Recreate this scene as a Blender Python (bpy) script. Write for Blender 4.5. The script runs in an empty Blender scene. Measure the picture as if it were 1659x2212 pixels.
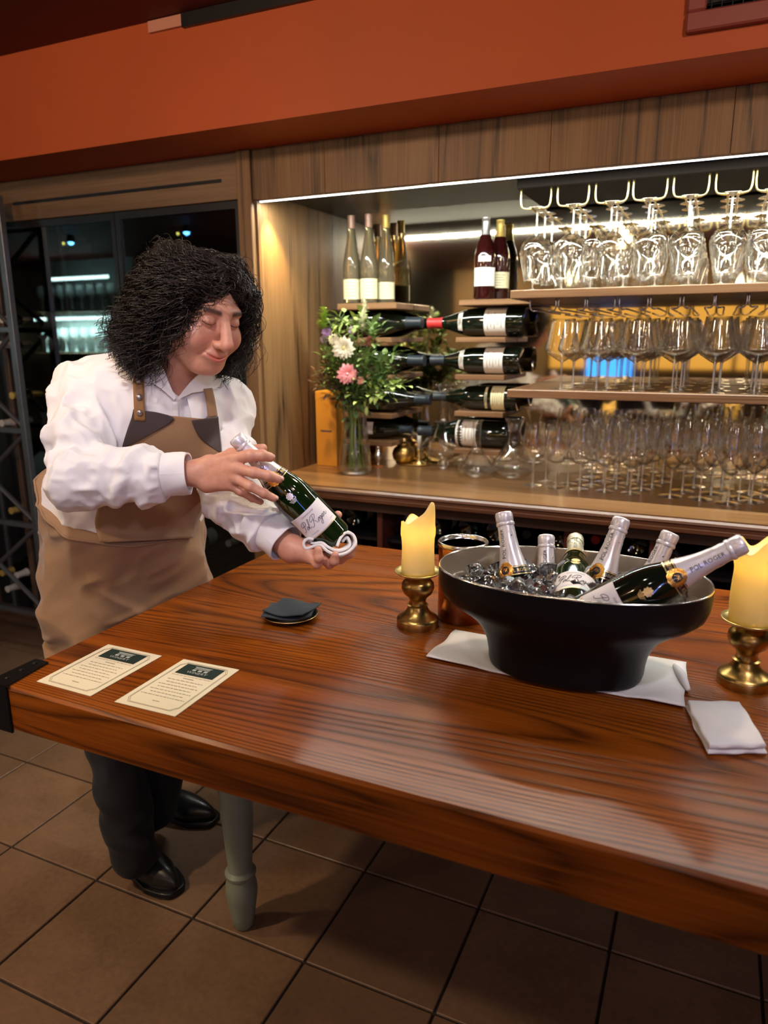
import bpy, bmesh, math, random
import numpy as np
from mathutils import Vector, Matrix
random.seed(7); np.random.seed(7)
SC = bpy.context.scene; COL = SC.collection
PI = math.pi
# ---------------------------------------------------------------- camera
CR = np.array([0.91123238, 0.41186565, -0.00471527])
CU = np.array([-0.09188512, 0.21442397, 0.97240911])
CF = np.array([-0.40151297, 0.88565741, -0.23323439])
CH, FP = 1.46, 1561.48
cam = bpy.data.cameras.new('camera'); camo = bpy.data.objects.new('camera', cam); COL.objects.link(camo)
cam.sensor_fit = 'VERTICAL'; cam.sensor_height = 32.0; cam.lens = FP / 2212 * 32.0
cam.clip_start = 0.05; cam.clip_end = 60
camo.matrix_world = Matrix(((CR[0], CU[0], -CF[0], 0), (CR[1], CU[1], -CF[1], 0), (CR[2], CU[2], -CF[2], CH), (0, 0, 0, 1)))
cam.dof.use_dof = True; cam.dof.focus_distance = 1.62; cam.dof.aperture_fstop = 2.6
SC.camera = camo
# ---------------------------------------------------------------- world, view, lights
w = bpy.data.worlds.new('world'); SC.world = w; w.use_nodes = True
w.node_tree.nodes['Background'].inputs[0].default_value = (0.55, 0.42, 0.36, 1)
w.node_tree.nodes['Background'].inputs[1].default_value = 0.02
SC.view_settings.view_transform = 'Standard'; SC.view_settings.look = 'None'
SC.view_settings.gamma = 1.0; SC.view_settings.use_curve_mapping = False
SC.view_settings.exposure = 0.35
cy = SC.cycles
cy.max_bounces = 14; cy.transparent_max_bounces = 40; cy.transmission_bounces = 12; cy.glossy_bounces = 6; cy.diffuse_bounces = 4
cy.sample_clamp_indirect = 16.0; cy.caustics_reflective = False; cy.caustics_refractive = False
cy.use_denoising = True; cy.blur_glossy = 0.6
def light(kind, name, loc, power, col, target=None, size=.2, size_y=None, spot=60, blend=.5):
    l = bpy.data.lights.new(name, kind); l.energy = power; l.color = col
    if kind == 'AREA':
        l.size = size
        if size_y: l.shape = 'RECTANGLE'; l.size_y = size_y
    else:
        l.shadow_soft_size = size
    if kind == 'SPOT': l.spot_size = math.radians(spot); l.spot_blend = blend
    o = bpy.data.objects.new(name, l); COL.objects.link(o); o.location = loc
    if target is not None: o.rotation_euler = (Vector(target) - Vector(loc)).to_track_quat('-Z', 'Y').to_euler()
    return o
WARM = (1.0, .74, .46); COOLV = (.80, .76, 1.0)
# spots for the ceiling lights and added fill, ahead of and beside the table
light('SPOT', 'ceiling_and_fill_spot', (-.75, .35, 2.42), 41, (1, .90, .88), (-1.15, 1.5, 1.2), .05, spot=62, blend=.8)
light('SPOT', 'ceiling_and_fill_spot', (.55, .55, 2.42), 26, (.86, .84, 1.0), (.1, 1.6, .8), .05, spot=70, blend=.8)
light('SPOT', 'ceiling_and_fill_spot', (-2.15, .7, 2.42), 28, WARM, (-1.5, 1.2, .9), .06, spot=80, blend=.8)
light('SPOT', 'ceiling_and_fill_spot', (-.35, 1.95, 2.08), 20, WARM, (-.45, 1.75, .8), .05, spot=110, blend=.8)
light('SPOT', 'ceiling_and_fill_spot', (-2.0, -.2, 2.42), 75, WARM, (-1.35, .55, .0), .06, spot=62, blend=.7)
light('SPOT', 'ceiling_and_fill_spot', (.75, -.9, 2.42), 48, (.66, .62, 1.0), (-1.25, 1.5, 1.45), .06, spot=34, blend=.8)
light('SPOT', 'ceiling_and_fill_spot', (-1.6, .2, .9 + 1.5), 54, (1, .66, .42), (-1.8, 2.15, 2.2), .08, spot=110, blend=1.)  # added wash on the soffit, this spot and the next
light('SPOT', 'ceiling_and_fill_spot', (.6, .2, .9 + 1.5), 54, (1, .66, .42), (.4, 2.15, 2.2), .08, spot=110, blend=1.)
for x in (-5.5, -3.2, -1.0, 1.2, 3.0): light('SPOT', 'added_wall_wash', (x, -3.9, 2.42), 70, (1, .80, .55), (x, -5.2, 1.6), .06, spot=100, blend=.8)  # added lamps without fixtures, brightening the far wall for the mirror
light('POINT', 'room_fill', (-3.4, -1.6, 2.2), 22, (1, .8, .6), size=.08)  # added fill points without fixtures, lighting the room behind the camera
light('POINT', 'room_fill', (1.8, -2.4, 2.2), 22, (1, .8, .6), size=.08)

# ---------------------------------------------------------------- helpers
def ray(px, py): return CF + CR * ((px - 829.5) / FP) - CU * ((py - 1106.) / FP)
def D(px, py, d): return np.array([0, 0, CH]) + ray(px, py) * d
def onz(px, py, z): r_ = ray(px, py); return np.array([0, 0, CH]) + r_ * ((z - CH) / r_[2])
def ony(px, py, y): r_ = ray(px, py); return np.array([0, 0, CH]) + r_ * (y / r_[1])
def nrm(v): v = np.asarray(v, float); return v / (np.linalg.norm(v) + 1e-12)

def tag(o, label=None, cat=None, group=None, kind=None):
    if label: o['label'] = label
    if cat: o['category'] = cat
    if group: o['group'] = group
    if kind: o['kind'] = kind
    return o
def empty(name, loc=(0, 0, 0), rz=0, rot=None, label=None, cat=None, group=None):
    o = bpy.data.objects.new(name, None); COL.objects.link(o); o.location = loc
    o.rotation_euler = rot if rot is not None else (0, 0, rz); o.empty_display_size = .05
    return tag(o, label, cat, group)
def frame_empty(name, org, zdir, xhint=(0, 0, 1), **k):
    z = nrm(zdir); x = np.asarray(xhint, float); x = nrm(x - z * (x @ z)); y = np.cross(z, x)
    o = empty(name, **k)
    o.matrix_world = Matrix(((x[0], y[0], z[0], org[0]), (x[1], y[1], z[1], org[1]), (x[2], y[2], z[2], org[2]), (0, 0, 0, 1)))
    return o
def children(o): return [c for c in COL.objects if c.parent is o]
def copy_tree(o, parent=None, kids=None):
    kids = kids or KIDS
    c = o.copy(); COL.objects.link(c)
    if parent: c.parent = parent
    for ch in kids.get(o.name, []): 
        d = copy_tree(ch, c, kids)
    KIDS.setdefault(c.name, [])
    return c
KIDS = {}
class MB:
    def __init__(s): s.v = []; s.f = []; s.m = []; s.cur = 0
    def mi(s, i): s.cur = i; return s
    def add(s, vs, fs):
        b = len(s.v); s.v += [tuple(map(float, p)) for p in vs]
        for f in fs: s.f.append(tuple(b + i for i in f)); s.m.append(s.cur)
        return s
    def box(s, c, h, R=None, bev=0.0):
        c = np.asarray(c, float); h = np.asarray(h, float)
        if bev <= 0:
            P = np.array([(x, y, z) for x in (-1, 1) for y in (-1, 1) for z in (-1, 1)], float) * h
            F = [(0, 1, 3, 2), (4, 6, 7, 5), (0, 4, 5, 1), (2, 3, 7, 6), (0, 2, 6, 4), (1, 5, 7, 3)]
        else:
            bev = min(bev, .45 * min(h) * 2)
            P = []; idx = {}
            for x in (-1, 1):
                for y in (-1, 1):
                    for z in (-1, 1):
                        for a in range(3):
                            q = np.array([x, y, z], float) * (h - bev); q[a] = (x, y, z)[a] * h[a]
                            idx[(x, y, z, a)] = len(P); P.append(q)
            P = np.array(P); F = []
            for a in range(3):
                b, d = (a + 1) % 3, (a + 2) % 3
                for sg in (-1, 1):
                    ring = []
                    for (u, v_) in ((-1, -1), (1, -1), (1, 1), (-1, 1)):
                        k = [0, 0, 0]; k[a] = sg; k[b] = u; k[d] = v_; ring.append(idx[(*k, a)])
                    F.append(tuple(ring if sg > 0 else ring[::-1]))
                for (u, v_) in ((-1, -1), (1, -1), (1, 1), (-1, 1)):  # edges along a
                    k0 = [0, 0, 0]; k0[a] = -1; k0[b] = u; k0[d] = v_; k1 = list(k0); k1[a] = 1
                    q = (idx[(*k0, b)], idx[(*k1, b)], idx[(*k1, d)], idx[(*k0, d)])
                    F.append(q if u * v_ < 0 else q[::-1])
            for x in (-1, 1):
                for y in (-1, 1):
                    for z in (-1, 1):
                        t = tuple(idx[(x, y, z, a)] for a in range(3)); F.append(t if x * y * z > 0 else t[::-1])
        if R is not None: P = P @ np.asarray(R, float).T
        return s.add(P + c, F)
    def bb(s, lo, hi, bev=0.0):
        lo = np.asarray(lo, float); hi = np.asarray(hi, float); return s.box((lo + hi) / 2, (hi - lo) / 2, bev=bev)
    def lathe(s, prof, n=24, org=(0, 0, 0), R=None, close=False, sx=1, sy=1):
        P = []; F = []; k = len(prof)
        for (r_, z) in prof:
            for i in range(n):
                a = 2 * PI * i / n; P.append((r_ * math.cos(a) * sx, r_ * math.sin(a) * sy, z))
        for j in range(k - 1 + (1 if close else 0)):
            for i in range(n):
                a, b = j * n + i, j * n + (i + 1) % n; c_, d_ = ((j + 1) % k) * n + (i + 1) % n, ((j + 1) % k) * n + i
                F.append((a, b, c_, d_))
        if not close:
            if prof[0][0] > 1e-6: F.append(tuple(range(n))[::-1])
            if prof[-1][0] > 1e-6: F.append(tuple((k - 1) * n + i for i in range(n)))
        P = np.array(P)
        if R is not None: P = P @ np.asarray(R, float).T
        return s.add(P + np.asarray(org, float), F)
    def tube(s, pts, rad, n=8, cap=True, flat=None):
        pts = [np.asarray(p, float) for p in pts]; k = len(pts)
        if not hasattr(rad, '__len__'): rad = [rad] * k
        P = []; F = []; up = None
        for i, p in enumerate(pts):
            t = nrm(pts[min(i + 1, k - 1)] - pts[max(i - 1, 0)])
            if up is None: up = np.array([0, 0, 1.]) if abs(t[2]) < .9 else np.array([1., 0, 0])
            a = np.cross(up, t); a = nrm(a); b = np.cross(t, a); up = b
            for j in range(n):
                th = 2 * PI * j / n; P.append(p + rad[i] * (a * math.cos(th) + b * math.sin(th)))
        for i in range(k - 1):
            for j in range(n): F.append((i * n + j, i * n + (j + 1) % n, (i + 1) * n + (j + 1) % n, (i + 1) * n + j))
        if cap: F.append(tuple(range(n))[::-1]); F.append(tuple((k - 1) * n + j for j in range(n)))
        return s.add(P, F)
    def sheet(s, G, th=0.0, nrmdir=None):
        """G: (a,b,3) grid; th thickness towards nrmdir/own normals"""
        G = np.asarray(G, float); a, b = G.shape[:2]
        if th == 0:
            return s.add(G.reshape(-1, 3), [(i * b + j, i * b + j + 1, (i + 1) * b + j + 1, (i + 1) * b + j) for i in range(a - 1) for j in range(b - 1)])
        du = np.gradient(G, axis=0); dv = np.gradient(G, axis=1); N = np.cross(du, dv); N /= (np.linalg.norm(N, axis=2, keepdims=True) + 1e-12)
        P = np.concatenate([(G + N * th / 2).reshape(-1, 3), (G - N * th / 2).reshape(-1, 3)]); F = []; o = a * b
        for i in range(a - 1):
            for j in range(b - 1):
                q = (i * b + j, (i + 1) * b + j, (i + 1) * b + j + 1, i * b + j + 1); F.append(q); F.append(tuple(o + x for x in q[::-1]))
        rim = [(i, 0) for i in range(a)] + [(a - 1, j) for j in range(1, b)] + [(i, b - 1) for i in range(a - 2, -1, -1)] + [(0, j) for j in range(b - 2, 0, -1)]
        rim = [i * b + j for i, j in rim]
        for i in range(len(rim)):
            p, q = rim[i], rim[(i + 1) % len(rim)]; F.append((q, p, o + p, o + q))
        return s.add(P, F)
    def prism(s, poly, z0, z1, org=(0, 0, 0), R=None):
        n = len(poly); P = [(x, y, z0) for x, y in poly] + [(x, y, z1) for x, y in poly]
        F = [tuple(range(n))[::-1], tuple(range(n, 2 * n))] + [(i, (i + 1) % n, n + (i + 1) % n, n + i) for i in range(n)]
        P = np.array(P, float)
        if R is not None: P = P @ np.asarray(R, float).T
        return s.add(P + np.asarray(org, float), F)
    def build(s, name, mats, parent=None, smooth=False, **k):
        me = bpy.data.meshes.new(name); me.from_pydata(s.v, [], s.f)
        mats = mats if isinstance(mats, (list, tuple)) else [mats]
        for m_ in mats: me.materials.append(m_)
        if len(mats) > 1: me.polygons.foreach_set('material_index', s.m)
        return mkobj(name, me, parent, smooth, **k)
def mkobj(name, me, parent=None, smooth=False, angle=None, **k):
    me.validate(verbose=False)
    if smooth:
        me.polygons.foreach_set('use_smooth', [True] * len(me.polygons))
        if angle is not None: me.set_sharp_from_angle(angle=math.radians(angle))
    me.update()
    o = bpy.data.objects.new(name, me); COL.objects.link(o)
    if parent is not None:
        o.parent = parent; KIDS.setdefault(parent.name, []).append(o)
    KIDS.setdefault(o.name, [])
    return tag(o, **k)
def npmesh(name, V, F, mats, parent=None, smooth=True, **k):
    """V (n,3) array, F (m,q) array"""
    me = bpy.data.meshes.new(name); V = np.asarray(V, np.float32); F = np.asarray(F, np.int32); q = F.shape[1]
    me.vertices.add(len(V)); me.vertices.foreach_set('co', V.ravel())
    me.loops.add(F.size); me.loops.foreach_set('vertex_index', F.ravel())
    me.polygons.add(len(F)); me.polygons.foreach_set('loop_start', np.arange(0, F.size, q, dtype=np.int32))
    me.update(calc_edges=True)
    for m_ in (mats if isinstance(mats, (list, tuple)) else [mats]): me.materials.append(m_)
    return mkobj(name, me, parent, smooth, **k)
def rotz(a): c_, s_ = math.cos(a), math.sin(a); return np.array([[c_, -s_, 0], [s_, c_, 0], [0, 0, 1]])
def rotx(a): c_, s_ = math.cos(a), math.sin(a); return np.array([[1, 0, 0], [0, c_, -s_], [0, s_, c_]])
def roty(a): c_, s_ = math.cos(a), math.sin(a); return np.array([[c_, 0, s_], [0, 1, 0], [-s_, 0, c_]])
def catmull(P, n=6):
    P = [np.asarray(p, float) for p in P]; Q = [2 * P[0] - P[1]] + P + [2 * P[-1] - P[-2]]; out = []
    for i in range(1, len(Q) - 2):
        for t in np.linspace(0, 1, n, endpoint=False):
            a, b, c_, d_ = Q[i - 1], Q[i], Q[i + 1], Q[i + 2]
            out.append(.5 * ((2 * b) + (-a + c_) * t + (2 * a - 5 * b + 4 * c_ - d_) * t * t + (-a + 3 * b - 3 * c_ + d_) * t ** 3))
    out.append(P[-1]); return out

# ---------------------------------------------------------------- materials
def srgb(r_, g, b): return tuple(((c / 255) / 12.92 if c / 255 <= .04045 else ((c / 255 + .055) / 1.055) ** 2.4) for c in (r_, g, b))
class NT:
    def __init__(s, name):
        s.m = bpy.data.materials.new(name); s.m.use_nodes = True; s.t = s.m.node_tree; s.p = s.t.nodes['Principled BSDF']; s.out = s.t.nodes['Material Output']
    def n(s, typ, **k):
        o = s.t.nodes.new(typ)
        for a, b in k.items():
            if a.startswith('i_'):
                o.inputs[a[2:].replace('_', ' ')].default_value = b
            else: setattr(o, a, b)
        return o
    def l(s, a, b): s.t.links.new(a, b)
    def coord(s, scale=(1, 1, 1), rot=(0, 0, 0), obj=True):
        tc = s.n('ShaderNodeTexCoord'); mp = s.n('ShaderNodeMapping'); mp.inputs['Scale'].default_value = scale; mp.inputs['Rotation'].default_value = rot
        s.l(tc.outputs['Object' if obj else 'Generated'], mp.inputs[0]); return mp.outputs[0]
    def wcoord(s, scale=(1, 1, 1)):
        g = s.n('ShaderNodeNewGeometry'); mp = s.n('ShaderNodeMapping'); mp.inputs['Scale'].default_value = scale; s.l(g.outputs['Position'], mp.inputs[0]); return mp.outputs[0]
    def noise(s, vec, scale, detail=4, rough=.55, dist=0):
        o = s.n('ShaderNodeTexNoise'); o.inputs['Scale'].default_value = scale; o.inputs['Detail'].default_value = detail; o.inputs['Roughness'].default_value = rough; o.inputs['Distortion'].default_value = dist
        if vec is not None: s.l(vec, o.inputs['Vector'])
        return o.outputs['Fac']
    def ramp(s, fac, stops):
        o = s.n('ShaderNodeValToRGB'); e = o.color_ramp.elements
        while len(e) < len(stops): e.new(.5)
        for x, (p, c) in zip(e, stops): x.position = p; x.color = (*c, 1) if len(c) == 3 else c
        s.l(fac, o.inputs[0]); return o.outputs[0]
    def mix(s, fac, a, b, blend='MIX'):
        o = s.n('ShaderNodeMix'); o.data_type = 'RGBA'; o.blend_type = blend
        for sock, v in ((o.inputs[0], fac), (o.inputs[6], a), (o.inputs[7], b)):
            if isinstance(v, (int, float)): sock.default_value = v
            elif isinstance(v, tuple): sock.default_value = (*v, 1) if len(v) == 3 else v
            else: s.l(v, sock)
        return o.outputs[2]
    def bump(s, h, strength=.3, dist=.002):
        o = s.n('ShaderNodeBump'); o.inputs['Strength'].default_value = strength; o.inputs['Distance'].default_value = dist; s.l(h, o.inputs['Height']); s.l(o.outputs[0], s.p.inputs['Normal'])
    def math(s, op, a, b=None):
        o = s.n('ShaderNodeMath'); o.operation = op
        for i, v in enumerate((a, b)):
            if v is None: continue
            if isinstance(v, (int, float)): o.inputs[i].default_value = v
            else: s.l(v, o.inputs[i])
        return o.outputs[0]
def pmat(name, col, rough=.5, metal=0., spec=.5, coat=0., emit=None, es=0., var=0., vscale=30, bump=0., bscale=80, bd=.001, trans=0., ior=1.45, sub=0., sheen=0., alpha=1., coatr=.1):
    N = NT(name); p = N.p
    p.inputs['Base Color'].default_value = (*col, 1); p.inputs['Roughness'].default_value = rough; p.inputs['Metallic'].default_value = metal
    p.inputs['Specular IOR Level'].default_value = spec; p.inputs['Coat Weight'].default_value = coat; p.inputs['Coat Roughness'].default_value = coatr; p.inputs['IOR'].default_value = ior
    p.inputs['Transmission Weight'].default_value = trans; p.inputs['Sheen Weight'].default_value = sheen
    if sub: p.inputs['Subsurface Weight'].default_value = sub; p.inputs['Subsurface Radius'].default_value = (1, .35, .2); p.inputs['Subsurface Scale'].default_value = .01
    if emit: p.inputs['Emission Color'].default_value = (*emit, 1); p.inputs['Emission Strength'].default_value = es
    vec = N.coord()
    if var:
        f = N.noise(vec, vscale); c = N.ramp(f, [(.3, tuple(x * (1 - var) for x in col)), (.7, tuple(min(1, x * (1 + var)) for x in col))]); N.l(c, p.inputs['Base Color'])
    if bump: N.bump(N.noise(vec, bscale, 5), bump, bd)
    return N.m
def wood(name, dark, mid, light_, axis='X', gs=14., rough=.35, coat=0., bump=.25, ringw=9., obj=True, fl=.55, pw=2.2, stretch=.09, spec=.5, b0=.42, b1=.56, bs=1.9, bdist=.25):
    """oak-like grain: distorted bands and fine pores, stretched along the axis"""
    N = NT(name); ax = 'XYZ'.index(axis)
    sc = [1., 1., 1.]; sc[ax] = stretch
    vec = N.coord(tuple(sc)) if obj else N.wcoord(tuple(sc))
    big = N.noise(vec, bs, 2, .5, bdist)
    v2 = N.math('MULTIPLY', big, ringw)
    fr = N.math('FRACT', v2)
    tri = N.math('ABSOLUTE', N.math('SUBTRACT', fr, .5))
    band = N.math('POWER', N.math('MULTIPLY', tri, 2.0), pw)
    sc2 = [1., 1., 1.]; sc2[ax] = .02
    vf = N.coord(tuple(sc2)) if obj else N.wcoord(tuple(sc2))
    fine = N.noise(vf, gs * 16, 3, .6)
    med = N.noise(vec, 9, 3, .6)
    base = N.ramp(N.math('ADD', N.math('MULTIPLY', med, .55), N.math('MULTIPLY', fine, .45)), [(.34, dark), (.5, mid), (.68, light_)])
    brk = N.ramp(N.noise(vf, gs * 9, 2, .7), [(b0, (0, 0, 0)), (b1, (1, 1, 1))])
    msk = N.math('MULTIPLY', N.math('MULTIPLY', band, fl), brk)
    c = N.mix(msk, base, tuple(x * .32 for x in dark))
    N.l(c, N.p.inputs['Base Color'])
    h = N.math('SUBTRACT', N.math('MULTIPLY', fine, .3), msk)
    N.bump(h, bump, .0012)
    N.p.inputs['Roughness'].default_value = rough; N.p.inputs['Specular IOR Level'].default_value = spec; N.p.inputs['Coat Weight'].default_value = coat; N.p.inputs['Coat Roughness'].default_value = .16
    return N.m
def thin_glass(name, tint=(1, 1, 1), refl=1.0, rough=.02, base=.04, power=3.0, gl=(1, 1, 1)):
    N = NT(name); N.t.nodes.remove(N.p)
    lw = N.n('ShaderNodeLayerWeight'); lw.inputs[0].default_value = .5
    f = N.math('ADD', N.math('MULTIPLY', N.math('POWER', lw.outputs['Facing'], power), refl), base)
    tr = N.n('ShaderNodeBsdfTransparent'); tr.inputs[0].default_value = (*tint, 1)
    g = N.n('ShaderNodeBsdfGlossy'); g.inputs['Roughness'].default_value = rough; g.inputs['Color'].default_value = (*gl, 1)
    mx = N.n('ShaderNodeMixShader'); N.l(f, mx.inputs[0]); N.l(tr.outputs[0], mx.inputs[1]); N.l(g.outputs[0], mx.inputs[2]); N.l(mx.outputs[0], N.out.inputs[0])
    return N.m
def emis(name, col, st):
    N = NT(name); N.t.nodes.remove(N.p); e = N.n('ShaderNodeEmission'); e.inputs[0].default_value = (*col, 1); e.inputs[1].default_value = st; N.l(e.outputs[0], N.out.inputs[0]); return N.m
M = {}
M['table'] = wood('table_oak', (.145, .030, .0015), (.235, .054, .003), (.33, .088, .006), 'X', rough=.36, coat=.12, ringw=95., bump=.5, fl=.9, pw=2.0, stretch=.10, spec=.22, b0=.30, b1=.50, bs=2.0, bdist=.5)
M['bar_wood_v'] = wood('bar_oak_upright', (.092, .047, .017), (.165, .088, .034), (.225, .128, .052), 'Z', rough=.5, ringw=16., fl=1.0, pw=3.2, b0=.40, b1=.52)
M['bar_wood_h'] = wood('bar_oak_lying', (.12, .055, .02), (.21, .105, .04), (.29, .155, .065), 'X', rough=.32, coat=.3, ringw=10., fl=.5)
M['shelf_wood'] = wood('shelf_oak', (.13, .06, .025), (.21, .11, .05), (.28, .16, .075), 'X', rough=.4, ringw=8., fl=.4)
M['dark_wood'] = wood('dark_oak', (.02, .008, .004), (.035, .014, .007), (.05, .02, .01), 'X', rough=.45, ringw=8., fl=.4)
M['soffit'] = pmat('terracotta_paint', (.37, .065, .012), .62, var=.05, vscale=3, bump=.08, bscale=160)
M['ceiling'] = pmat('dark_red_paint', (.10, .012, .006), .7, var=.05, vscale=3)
M['black'] = pmat('black_lacquer', (.008, .008, .010), .35, var=.2, vscale=20)
M['blackmetal'] = pmat('black_iron', (.012, .012, .014), .38, .6, bump=.2, bscale=60)
M['rackmetal'] = pmat('grey_steel_bar', (.16, .17, .19), .42, .7, var=.1)
M['brass'] = pmat('aged_brass', (.44, .28, .085), .30, 1., var=.35, vscale=14, bump=.15, bscale=40)
M['brass_light'] = pmat('bright_brass', (.70, .55, .22), .28, 1., var=.15, vscale=14)
M['steel'] = pmat('polished_steel', (.75, .74, .72), .18, 1.)
M['copper'] = pmat('hammered_copper', (.42, .16, .07), .30, 1., var=.35, vscale=25, bump=.5, bscale=45, bd=.004)
# ================================================================ SETTING
PITCH, X0, Y0 = .3335, -.442, 1.2315
def tile_material():
    N = NT('terracotta_tile'); v = N.wcoord(); oi = N.n('ShaderNodeObjectInfo')
    a = N.noise(v, 5, 5, .6); b = N.noise(v, 60, 3, .6)
    c = N.ramp(a, [(.3, (.17, .095, .052)), (.7, (.26, .150, .085))]); c = N.mix(.25, c, N.ramp(b, [(.35, (.10, .055, .03)), (.65, (.24, .15, .09))]))
    c2 = N.mix(N.math('MULTIPLY', oi.outputs['Random'], .35), c, (.12, .066, .040)); N.l(c2, N.p.inputs['Base Color'])
    N.p.inputs['Roughness'].default_value = .42; N.bump(N.math('ADD', a, N.math('MULTIPLY', b, .3)), .25, .003); return N.m
M['tile'] = tile_material(); M['grout'] = pmat('dark_grout', (.030, .022, .018), .9, var=.3, vscale=60)
fl = MB().bb((-9.5, -5.2, -.06), (4, 4.0, -.006)).build('floor', M['grout'], kind='structure')
tb = MB().box((0, 0, -.004), (PITCH / 2 - .0035, PITCH / 2 - .0035, .0045), bev=.002); t0 = None
for i in range(-11, 8):
    for j in range(-5, 5):
        x, y = X0 + (i + .5) * PITCH, Y0 + (j + .5) * PITCH
        if t0 is None: t0 = tb.build('floor_tile', M['tile'], fl); o = t0
        else: o = t0.copy(); COL.objects.link(o)
        o.parent = fl; o.location = (x, y, random.uniform(-.0006, .0006)); o.rotation_euler = (0, 0, 0)
CEIL = 2.47
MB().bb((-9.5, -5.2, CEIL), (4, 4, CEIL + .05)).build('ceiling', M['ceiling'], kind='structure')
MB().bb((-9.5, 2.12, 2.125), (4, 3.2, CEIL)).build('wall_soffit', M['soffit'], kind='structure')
MB().bb((-9.5, 3.0, 0), (4, 3.1, 2.125)).build('wall_back', pmat('dark_back_wall', (.03, .02, .015), .8), kind='structure')
M['room_wall'] = pmat('ochre_wall', (.33, .235, .135), .8, var=.08, vscale=2)
MB().bb((-9.5, -5.2, 0), (4, -5.1, CEIL)).build('wall_front', M['room_wall'], kind='structure')
MB().bb((-9.6, -5.2, 0), (-9.5, 4, CEIL)).build('wall_left', M['room_wall'], kind='structure')
MB().bb((4, -5.2, 0), (4.1, 4, CEIL)).build('wall_right', M['room_wall'], kind='structure')
# shadow gap slot where the soffit meets the ceiling: black slot with a pale end piece
a_, b_ = ony(395, 40, 2.115), ony(600, -5, 2.115)
s = empty('slot_diffuser', (0, 0, 0), label='thin black linear air slot with a pale end plate where orange soffit meets ceiling', cat='vent')
MB().bb((a_[0], 2.105, CEIL - .042), (a_[0] + 1.5, 2.122, CEIL - .003)).build('slot', M['black'], s)
MB().bb((ony(322, 48, 2.115)[0], 2.108, CEIL - .036), (a_[0], 2.122, CEIL - .003)).build('end_plate', pmat('pale_rose_paint', (.45, .2, .14), .6), s)
# air vent on the soffit
v = empty('air_vent', (0, 0, 0), label='mauve framed air vent with black louvres high on the orange soffit', cat='vent')
p0 = ony(1482, 66, 2.12); M['mauve'] = pmat('mauve_metal', (.20, .045, .04), .5)
x0, z0 = p0[0], p0[2] - .012; x1, z1 = x0 + .62, z0 + .30; m = MB(); b = .043
for lo, hi in (((x0, z0), (x1, z0 + b)), ((x0, z1 - b), (x1, z1)), ((x0, z0 + b), (x0 + b, z1 - b)), ((x1 - b, z0 + b), (x1, z1 - b))):
    m.bb((lo[0], 2.095, lo[1]), (hi[0], 2.12, hi[1]), bev=.004)
m.build('vent_frame', M['mauve'], v)
MB().bb((x0 + b, 2.113, z0 + b), (x1 - b, 2.119, z1 - b)).build('vent_back', M['black'], v)
for k in range(7): MB().box(((x0 + x1) / 2, 2.106, z0 + b + .012 + k * .030), ((x1 - x0) / 2 - b, .009, .0012), rotx(.5)).build('louvre', M['blackmetal'], v)
for k in range(24): MB().bb((x0 + b + .01 + k * .0225, 2.098, z0 + b), (x0 + b + .0125 + k * .0225, 2.1005, z1 - b)).build('vent_bar', M['blackmetal'], v)

M['lens'] = emis('added_downlight_lens', (1, .93, .82), 45)  # lamps added to give glints on glass, bottles and brass
for k, (x, y) in enumerate(((-1.3, .9), (-.45, .55), (.35, 1.15), (1.1, .6), (.0, -.3), (1.3, 1.6))):
    o = empty('added_downlight', (x, y, CEIL), label='added round ceiling downlight for highlights in the glasses, %s from the fridge side' % ['first', 'second', 'third', 'fourth', 'fifth', 'sixth'][k], cat='lamp', group='added ceiling downlights')
    MB().lathe([(.042, -.004), (.060, -.006), (.062, -.0005), (.042, -.0005)], 24, close=True).build('trim_ring', M['steel'], o, smooth=True); MB().lathe([(.001, -.002), (.042, -.002), (.042, -.0008), (.001, -.0008)], 20).build('lens', M['lens'], o)
# ================================================================ BACK BAR JOINERY
XN, YF, YM, ZC, ZN = -1.59, 2.395, 2.98, .92, 1.955   # niche side wall, front face, mirror, counter, niche ceiling
XE = 1.6
bb_ = empty('back_bar_surround', (0, 0, 0), label='brown oak bar surround with upright post, niche side wall and deep header', cat='bar unit')
px = ony(527, 600, YF)[0]
MB().bb((px, 2.375, 0), (XN - .012, 2.42, 2.124), bev=.003).build('post', M['bar_wood_v'], bb_)
MB().bb((XN - .012, YF, ZC), (XN, YM, ZN + .05)).build('side_panel', M['bar_wood_v'], bb_)
hx = XN - .012; k = 0; wds = [.30, .42, .36, .5, .33, .45, .4, .5]
for wd in wds:  # veneer leaves of the header
    MB().bb((hx + .0006, YF - .008, ZN), (hx + wd - .0006, YF + .03, 2.124), bev=.0008).build('header_panel', M['bar_wood_v'], bb_); hx += wd
N = NT('stained_niche_lid'); N.l(N.ramp(N.noise(N.coord((.3, 1, 1)), 6), [(.3, (.014, .011, .006)), (.7, (.028, .022, .012))]), N.p.inputs['Base Color']); N.p.inputs['Roughness'].default_value = .4; M['lid'] = N.m
MB().bb((XN, YF + .03, ZN + .030), (XE, YM, ZN + .05)).build('niche_ceiling', M['lid'], bb_)
M['led'] = emis('led_white', (.86, .95, 1.0), 9.0)
s = empty('led_strip', (0, 0, 0), label='thin white light strip along the front of the niche ceiling', cat='light strip')
MB().bb((XN + .003, YF + .006, ZN - .004), (XE, YF + .026, ZN + .001)).build('channel', M['steel'], s)
MB().bb((XN + .005, YF + .010, ZN - .0055), (XE, YF + .020, ZN - .003)).build('diffuser', M['led'], s)
light('AREA', 'strip_light', ((XN + XE) / 2, YF + .015, ZN - .0075), 36, (.95, .97, .88), ((XN + XE) / 2, YF + .015 + .20, 1.0), XE - XN - .04, .010)
light('SPOT', 'strip_end_light', (XN + .05, YF + .05, ZN - .015), 34, (1, .66, .22), (XN - .03, YF + .16, 1.2), .012, spot=74, blend=.8)
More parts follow.
